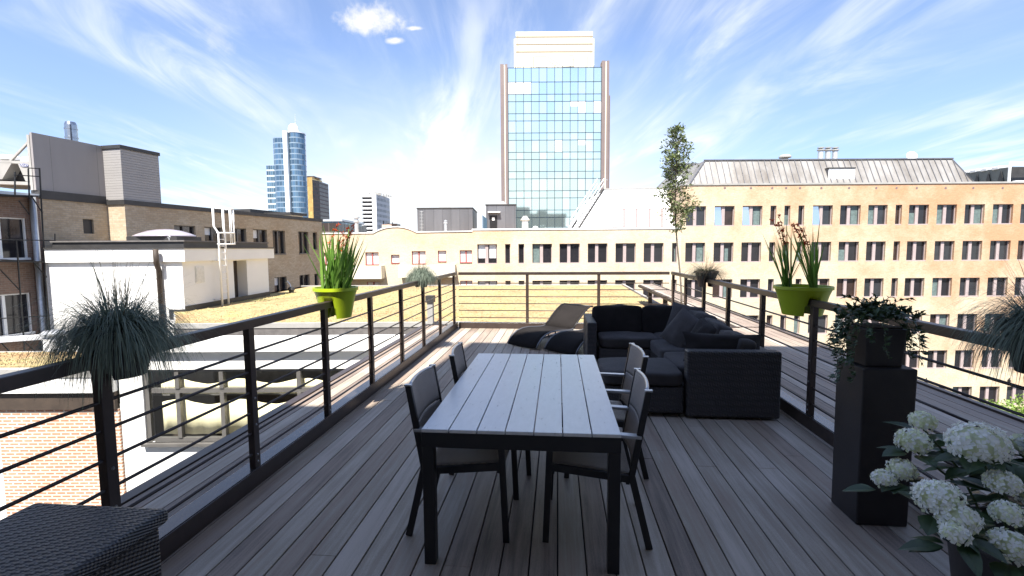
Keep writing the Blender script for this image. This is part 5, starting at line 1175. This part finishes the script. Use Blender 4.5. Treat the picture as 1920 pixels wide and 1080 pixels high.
fy = LB.hx(132, 229, xB - 1.3)
b = MB(); h1 = fy[1] - ZB; b.lathe((xB - 1.3, fy[0], ZB), [(.235, 0), (.235, h1 - .75), (.255, h1 - .74), (.255, h1 - .68), (.235, h1 - .67), (.235, h1 - .35), (.255, h1 - .34), (.255, h1 - .28), (.235, h1 - .27), (.235, h1 - .14), (.19, h1), (.16, h1 - .02)], 24); b.build('flue', M['steel'], t, LB)
pa_, pz_ = LB.hx(470, 392.5, -5); pb_, _ = LB.hx(552, 396, -5); ph = mbox(-9, -5, pa_, pb_, ZA - .2, pz_ - .25).build('penthouse', M['cream'], t, LB); mbox(-9.3, -4.7, pa_ - .4, pb_ + .4, pz_ - .249, pz_).build('roof_trim', M['zinc_dark'], ph, LB)
pa_, pz_ = LB.hx(545, 398, -2.5); pb_, _ = LB.hx(567, 398, -2.5); ph = mbox(-5, -2.5, pa_, pb_, ZA - .2, pz_ - .2).build('penthouse', M['cream'], t, LB); mbox(-5.2, -2.3, pa_ - .3, pb_ + .3, pz_ - .199, pz_).build('roof_trim', M['zinc_dark'], ph, LB)
# ------------------------------------------------------------------ dark brown house at the far left
yF = yN - 9
ZH = LB.hx(30, 366, xB)[1]
t = root('brown_brick_house', (xB - 4, yN - 4, GZ), 'dark brown brick house with white framed windows at the left edge', 'building', fr=LB)
WH = [lw(-40, 52, 407, 488, xB), lw(-40, 61, 552, 633, xB)]
WH = [(LB.hx(2, 450, xB)[0] - .0, w[1], w[2], w[3]) for w in WH]
WH = [(w[1] - 1.75, w[1], w[2], w[3]) for w in WH]
b = MB(); b.wall('x', xB, yF, yN - .004, GZ, ZH, WH, -.2); b.box(xB - 10, xB - .4, yF, yN - .004, GZ, ZH - .02); b.poly((xB, yF, GZ), (xB - .4, yF, GZ), (xB - .4, yF, ZH), (xB, yF, ZH)); b.build('wall', M['brown_brick'], t, LB)
for w in WH: window(t, LB, *w, xB - .08, 'two', 'white', 'pane', 'x', -1, blind=[(.1, .4, .05, .35, 'white_blind')])
mbox(xB - .5, xB + .05, yF, yN - .005, ZH + .001, ZH + .12).build('gutter', M['galv'], t, LB)
b = MB(); yp = LB.hx(64, 420, xB + .12)[0]; b.tube([(xB + .14, yp, ZH), (xB + .14, yp, -12)], .11, 10); b.build('downpipe', M['galv'], t, LB, smooth=True)
# cooling unit with oval badge on its roof
cx_, cz_ = CF.hy(20, 345, 20.5)
t = root('roof_chiller', (cx_, 20.5, cz_), 'white rooftop chiller with slanted sides and a small oval blue badge', 'cooling unit', fr=CF)
def cpt(px, py, d=20.5): x, z = CF.hy(px, py, d); return (x, d, z)
b = MB(); e = [cpt(-70, 296), cpt(57, 303), cpt(57, 308), cpt(-70, 301)]; b.extr(e[::-1], (0, 2.2, 0))
b.extr([cpt(-70, 301.2), cpt(22, 305.2), cpt(4, 336), cpt(-60, 336)], (0, 2.0, 0)); b.extr([cpt(33, 306), cpt(57, 308.2), cpt(57, 340), cpt(48, 340)], (0, 2.0, 0))
b.build('casing', M['concrete'], t, CF)
b = MB(); b.extr([cpt(-70, 302, 21), cpt(57, 308, 21), cpt(57, 339, 21), cpt(-70, 338, 21)], (0, 1.2, 0)); b.build('coil', M['zinc_dark'], t, CF)
b = MB(); b.extr([cpt(-70, 337), cpt(57, 341), cpt(57, 347), cpt(-70, 343)], (0, 2.2, 0)); b.build('base_frame', M['concrete'], t, CF)
for px, w in ((15, 17), (47, 9)):
    x, z = CF.hy(px, 299 + (px - 15) * .09, 21.4); r = w / F * 21.4; b = MB(); b.lathe((x, 21.5, z - .02), [(r, 0), (r * 1.02, .1), (r * .7, .2), (r * .1, .22)], 20); b.build('fan_cowl', M['white'], t, CF)
x, z = CF.hy(43.5, 309.5, 20.45); b = MB(); b.mi = 0
b.extr([(x + .19 * math.cos(q), 20.49, z - .02 * math.cos(q) + .075 * math.sin(q)) for q in [2 * pi * k / 28 for k in range(28)]], (0, -.012, 0)); bd_ = b.build('badge', M['logo_blue'], t, CF)
b = MB(); b.tube([(x + .165 * math.cos(q), 20.474, z - .017 * math.cos(q) + .06 * math.sin(q)) for q in [2 * pi * k / 28 for k in range(29)]], .006, 4)
b.tube([(x - .11 + .022 * k, 20.474, z + .012 - .0023 * k + .018 * math.sin(k * 1.9)) for k in range(11)], .01, 4); b.build('lettering', M['paper'], bd_, CF)
# black steel fire escape
xe = xB + .75
t = root('fire_escape', (xe, yN - 2, -12), 'thin black steel fire escape on the brown house at the left edge', 'fire escape', fr=LB)
def lp(px, py, X=None): y, z = LB.hx(px, py, xe if X is None else X); return Vector((xe if X is None else X, y, z))
b = MB()
for a, c in (((53, 316), (55, 372)), ((74, 315), (83, 480)), ((83, 480), (92, 660)), ((31, 452), (47, 668)), ((28, 322), (28, 366))): MB().tube([lp(*a), lp(*c)], .028, 6).build('post', M['black'], t, LB)
b = MB()
for a, c in (((53, 315), (74, 316)), ((26, 328), (74, 331)), ((-30, 449), (104, 451)), ((103, 438), (103, 452)), ((-30, 485), (90, 492)), ((0, 597), (94, 592))): MB().tube([lp(*a), lp(*c)], .02, 6).build('handrail', M['black'], t, LB)
for a, c in (((35, 376), (55, 402)), ((58, 366), (80, 400)), ((60, 488), (88, 520)), ((0, 505), (38, 545)), ((0, 640), (30, 672)), ((45, 640), (70, 662))): MB().tube([lp(*a), lp(*c)], .022, 6).build('brace', M['black'], t, LB)
b = MB()
for (a, c) in (((-30, 366), (78, 369)), ((-30, 491), (92, 492)), ((-30, 640), (90, 632))):
    p, q = lp(*a), lp(*c); b.hexa([p, q, q + Vector((-.7, 0, 0)), p + Vector((-.7, 0, 0))], [v + Vector((0, 0, .05)) for v in (p, q, q + Vector((-.7, 0, 0)), p + Vector((-.7, 0, 0)))])
b.build('platform', M['black'], t, LB)
# ------------------------------------------------------------------ low court house below the terrace on the left
ND = 10.4
t = root('court_house', (-8, ND + 2, GZ), 'low white house with curtained window and brick end wall below the left railing', 'building', fr=CF)
XS = cfx(228, 800, ND); XR_ = (CF.I @ Vector((XO0 - .07, 10, 0))).x + .0
def nz(px, y, d=ND): return cfz(px, y, d)
wx0, wx1 = cfx(271, 780, ND), cfx(700, 780, ND); wz0, wz1 = nz(420, 829), nz(420, 692.5)
zf0, zf1 = nz(420, 661, ND - .2), nz(420, 638, ND - .2)
b = MB(); b.wall('y', ND, XS, XR_, GZ, zf0, [(wx0, wx1, wz0, wz1)], .25); b.box(XS, XR_, ND + 1.6, ND + 5.6, GZ, zf0 - 1.3); b.box(XS + .01, XS + .2, ND + .26, ND + 1.59, GZ, zf0 - .02)
b.build('wall', M['render'], t, CF)
mbox(XS - .02, XR_, ND - .14, ND + .35, zf0 + .001, zf1).build('eaves', M['render'], t, CF)
b = MB(); b.box(XS, XR_, ND + .62, ND + 5.6, zf0 - 1.29, zf0 - 1.1); b.box(XS, XR_, ND + .351, ND + .5, zf0 - 1.1, zf1 - .03); b.build('roof', M['bitumen'], t, CF)
f = MB(); yw = ND + .04; tr = nz(420, 733)
f.box(wx0, wx0 + .1, yw, yw + .1, wz0, wz1); f.box(wx0 + .161, wx1, yw, yw + .1, wz0, wz0 + .09); f.box(wx0 + .161, wx1, yw, yw + .1, tr - .05, tr + .05); f.box(wx0 + .161, wx1, yw, yw + .1, wz1 - .06, wz1)
for px in (334, 417, 562): x = cfx(px, 780, ND); f.box(x - .045, x + .045, yw - .02, yw + .09, wz0 + .091, tr - .051); f.box(x - .045, x + .045, yw - .02, yw + .09, tr + .051, wz1 - .061)
f.box(wx0 - .05, wx1, ND - .1, yw - .001, wz0 - .06, wz0); fo = f.build('window', M['frame_grey'], t, CF)
mbox(wx0 + .05, wx1, yw + .03, yw + .036, wz0 + .05, wz1 - .03).build('pane', M['glass'], fo, CF)
mbox(wx0 - .2, wx1, ND + .55, ND + .6, wz0 - .3, wz1 + .1).build('room_back', M['brown_dark'], fo, CF)
random.seed(2)
for z0, z1 in ((nz(420, 818), nz(420, 757)), (nz(420, 742), nz(420, 718))):
    pr = []; n = 60
    for k in range(n + 1): x = wx0 + .3 + (wx1 - wx0 - .3) * k / n; pr.append((x, ND + .15 + .012 * math.sin(k * 1.3) + .01 * math.sin(k * .47), .03 * math.sin(k * .35)))
    b = MB(); b.add([(x, y, z0) for x, y, w in pr] + [(x, y, z1 + w * 2) for x, y, w in pr], [(k, k + 1, n + 2 + k, n + 1 + k) for k in range(n)])
    o = b.build('curtain', M['curtain'], fo, CF, smooth=True); o.modifiers.new('thick', 'SOLIDIFY').thickness = .01
# brick end with planted edge
zb1 = nz(100, 766); zd1 = nz(100, 733); zw1 = nz(100, 704)
b = MB(); xq = cfx(2, 850, ND - .05); xl2 = cfx(-420, 850, ND)
b.box(xq, XS - .003, ND - .05, ND + 2.0, GZ, zb1); b.build('brick_wall', M['pink_brick'], t, CF)
mbox(xl2, xq - .003, ND, ND + 2, GZ, zb1).build('wall', M['render'], t, CF)
mbox(xl2, XS - .025, ND - .1, ND + 2, zb1 + .001, zd1).build('soffit', M['brown_dark'], t, CF)
mbox(xl2, XS - .026, ND - .18, ND + 2, zd1 + .001, zw1).build('fascia', M['render'], t, CF)
mbox(xl2, XS - .027, ND - .2, ND + 1.75, zw1 + .001, ZS - .01).build('roof_edge', M['concrete'], t, CF)
b = MB(); b.box(xl2, XS - .2, ND, ND + 1.5, ZS - .009, ZS + .02)
for k in range(900):
    x, y = rnd(xl2, XS - .25), rnd(ND + .05, ND + 1.45); r = rnd(.02, .05); b.add([(x - r, y, ZS + .02), (x + r, y - r, ZS + .02), (x, y + r, ZS + .02), (x, y, ZS + .03 + r * .5)], [(0, 1, 3), (1, 2, 3), (2, 0, 3)])
tag(b.build('sedum', M['sedum'], None, CF), 'strip of reddish sedum on the low roof at the left edge', 'ground cover', kind='stuff')
x, z = CF.hy(104, 662, ND + 3.2)
t = root('mushroom_vent', (x, ND + 3.2, ZS - .5), 'white mushroom shaped roof vent behind the near grass pot', 'roof vent', fr=CF)
zz1 = cfz(104, 620, ND + 3.2); b = MB(); b.lathe((x, ND + 3.2, -3), [(.24, 0), (.24, zz1 + 3 - .2)], 20); b.build('shaft', M['render'], t, CF, smooth=False)
b = MB(); b.lathe((x, ND + 3.2, zz1 - .2), [(.2, 0), (.2, .08), (.3, .09), (.3, .14), (.22, .2), (.05, .24)], 20); b.build('cap', M['galv'], t, CF)
t = root('white_beam', (cfx(40, 638, 15), 15, -2), 'white flat beam running to the brown house above the low roof', 'beam', fr=CF)
p, q = CF.hy(-80, 643, 14.5), CF.hy(88, 631, 16); MB().bar((p[0], 14.5, p[1]), (q[0], 16, q[1]), .3, .14).build('beam', M['white'], t, CF)
# ------------------------------------------------------------------ the building the terrace belongs to, behind the camera: it shades the deck
t = root('parent_building', (2, -8, GZ), 'tall brick building behind the terrace whose shadow lies on the deck', 'building')
HM, HW_ = 15.1, 9.4
XM = -2.68
mbox(XM, 20, -16, -1.0, GZ, 3.199).build('bounce_storey', M['render'], t); b = MB(); hl = [(x, x + 1.7, z, z + 1.8) for z in (.9, 4.3, 7.7, 11.1) for x in (-1.9, .6, 3.4, 5.9, 8.4)]  # unseen lower storey, made white to bounce fill light onto the terrace
def wall_back(y, x0, x1, z0, z1): 
    b.poly((x1, y, z0), (x0, y, z0), (x0, y, z1), (x1, y, z1))
b.box(XM, 20, -16, -1.0, 3.2, HM); b.box(-13, XM - .01, -16, -1.02, GZ, HW_)
b.build('wall', M['bldg'], t)
for (x0, x1, z0, z1) in hl:
    o = mbox(x0, x1, -.998, -.93, z0, z1).build('window', M['frame_grey'], t); mbox(x0 + .08, x1 - .08, -.929, -.91, z0 + .08, z1 - .08).build('pane', M['pane'], o)
mbox(.5, 7.5, -9, -5, HM + .001, HM + 2.6).build('plant_room', M['zinc_dark'], t); mbox(11, 15, -10, -6, HM + .001, HM + 1.6).build('plant_room', M['zinc_dark'], t)  # unseen roof boxes, added to shape the silhouette mirrored in the glass tower
# ================================================================== LIGHT AND SKY
EL, AZ = R_(58), R_(7)
sd = bpy.data.lights.new('sun', 'SUN'); sd.energy = 4.3; sd.angle = R_(.5); sd.color = (1, .955, .88)
so = bpy.data.objects.new('sun', sd); COL.objects.link(so)
hd = Vector((math.sin(AZ) * math.cos(EL), math.cos(AZ) * math.cos(EL), -math.sin(EL)))
so.rotation_euler = hd.to_track_quat('-Z', 'Y').to_euler(); so.location = (-10, -40, 60)
w = bpy.data.worlds.new('World'); S.world = w; w.use_nodes = True
nt = w.node_tree; L = nt.links.new; bg = nt.nodes['Background']
sky = nd(nt, 'ShaderNodeTexSky', sky_type='NISHITA', sun_disc=False, sun_elevation=EL, sun_rotation=pi + AZ, altitude=50, air_density=1.0, dust_density=.25, ozone_density=2.0)
tc = nd(nt, 'ShaderNodeTexCoord')
rot = nd(nt, 'ShaderNodeVectorRotate', rotation_type='Z_AXIS', i_Angle=-R_(9.2)); L(tc.outputs['Generated'], rot.inputs['Vector'])
sp = nd(nt, 'ShaderNodeSeparateXYZ'); L(rot.outputs[0], sp.inputs[0])
def mth(op, a, b_=None, c=None, clamp=False):
    n = nt.nodes.new('ShaderNodeMath'); n.operation = op; n.use_clamp = clamp
    for i, v in enumerate((a, b_, c)):
        if v is None: continue
        if isinstance(v, (int, float)): n.inputs[i].default_value = v
        else: L(v, n.inputs[i])
    return n.outputs[0]
def mrange(v, a, b_, c=0, d=1, smooth=True):
    n = nt.nodes.new('ShaderNodeMapRange'); n.interpolation_type = 'SMOOTHSTEP' if smooth else 'LINEAR'; L(v, n.inputs[0])
    for i, x in enumerate((a, b_, c, d)): n.inputs[i + 1].default_value = x
    return n.outputs[0]
zc = mth('MAXIMUM', mth('ADD', sp.outputs[2], .06), .05)
u, v = mth('DIVIDE', sp.outputs[0], zc), mth('DIVIDE', sp.outputs[1], zc)
def cnoise(su, sv, ou, det, rough, dist=0.0):
    cb = nd(nt, 'ShaderNodeCombineXYZ'); L(mth('MULTIPLY', u, su), cb.inputs[0]); L(mth('MULTIPLY', v, sv), cb.inputs[1]); cb.inputs[2].default_value = ou
    n = nd(nt, 'ShaderNodeTexNoise', i_Scale=1, i_Detail=det, i_Roughness=rough, i_Distortion=dist); L(cb.outputs[0], n.inputs['Vector']); return n.outputs['Fac']
broad = cnoise(.8, .26, 3.7, 4, .55, 1.1); fine = cnoise(2.1, .5, 1.3, 8, .6, 1.6)
cir = mth('MULTIPLY', mrange(broad, .36, .66), mrange(fine, .34, .7))
cir = mth('MULTIPLY_ADD', mrange(broad, .45, .8), .25, cir)
latn = nd(nt, 'ShaderNodeVectorMath', operation='DOT_PRODUCT'); L(tc.outputs['Generated'], latn.inputs[0]); latn.inputs[1].default_value = RM @ Vector((1, 0, 0))
lat = mth('ABSOLUTE', mth('ADD', latn.outputs['Value'], .06))
veil = mth('MULTIPLY', mrange(sp.outputs[2], .04, .38, .95, .0), mrange(lat, .1, .6, .95, .1))
fac = mth('ADD', mth('MULTIPLY', cir, .62), veil, clamp=True)
def puff(px, py, rx, ry, soft):
    d = ray(px, py).normalized(); rt = (RM @ Vector((1, 0, 0))); up = d.cross(rt).normalized() * -1
    def dot(vec):
        n = nd(nt, 'ShaderNodeVectorMath', operation='DOT_PRODUCT'); L(tc.outputs['Generated'], n.inputs[0]); n.inputs[1].default_value = vec; return n.outputs['Value']
    a, b_ = mth('DIVIDE', mth('SUBTRACT', dot(rt), d.dot(rt)), rx), mth('DIVIDE', mth('SUBTRACT', dot(up), d.dot(up)), ry)
    r = mth('SQRT', mth('ADD', mth('MULTIPLY', a, a), mth('MULTIPLY', b_, b_)))
    n = nd(nt, 'ShaderNodeTexNoise', i_Scale=38, i_Detail=6, i_Roughness=.6); L(tc.outputs['Generated'], n.inputs['Vector'])
    r = mth('MULTIPLY_ADD', mth('SUBTRACT', n.outputs['Fac'], .5), soft, r)
    return mth('MULTIPLY', mrange(r, .1, 1.1, .95, 0), mth('GREATER_THAN', dot(d), .5))
cum = mth('MAXIMUM', puff(693, 36, .062, .027, 2.0), mth('MAXIMUM', puff(740, 76, .017, .006, 1.4), puff(778, 53, .017, .004, 1.5)))
cum = mth('MAXIMUM', cum, mth('MULTIPLY', puff(412, 78, .02, .022, 2.8), .22))
tint = nd(nt, 'ShaderNodeMix', data_type='RGBA', blend_type='MULTIPLY', i_0=1.0); L(sky.outputs[0], tint.inputs[6]); tint.inputs[7].default_value = (.96, .91, .97, 1)
low = nd(nt, 'ShaderNodeMix', data_type='RGBA', blend_type='MULTIPLY'); L(mrange(sp.outputs[2], .0, .38, 1, 0), low.inputs[0]); L(tint.outputs[2], low.inputs[6]); low.inputs[7].default_value = (.56, .66, .82, 1)
mx = nd(nt, 'ShaderNodeMix', data_type='RGBA'); L(fac, mx.inputs[0]); L(low.outputs[2], mx.inputs[6]); mx.inputs[7].default_value = (4.7, 4.85, 5.0, 1)
mx2 = nd(nt, 'ShaderNodeMix', data_type='RGBA'); L(cum, mx2.inputs[0]); L(mx.outputs[2], mx2.inputs[6]); mx2.inputs[7].default_value = (4.5, 4.45, 4.4, 1)
L(mx2.outputs[2], bg.inputs[0]); bg.inputs[1].default_value = .085
# ================================================================== CAMERA AND VIEW
cd = bpy.data.cameras.new('camera'); cd.sensor_width = 36; cd.lens = F / 1920 * 36; cd.clip_start = .05; cd.clip_end = 4000
co = bpy.data.objects.new('camera', cd); COL.objects.link(co); co.matrix_world = Matrix.Translation(CAM) @ RM.to_4x4(); S.camera = co
S.view_settings.view_transform = 'Standard'; S.view_settings.look = 'None'; S.view_settings.exposure = 1.6; S.view_settings.gamma = 1.0
S.render.resolution_x, S.render.resolution_y = 1024, 576
S.cycles.max_bounces = 8; S.cycles.transparent_max_bounces = 12
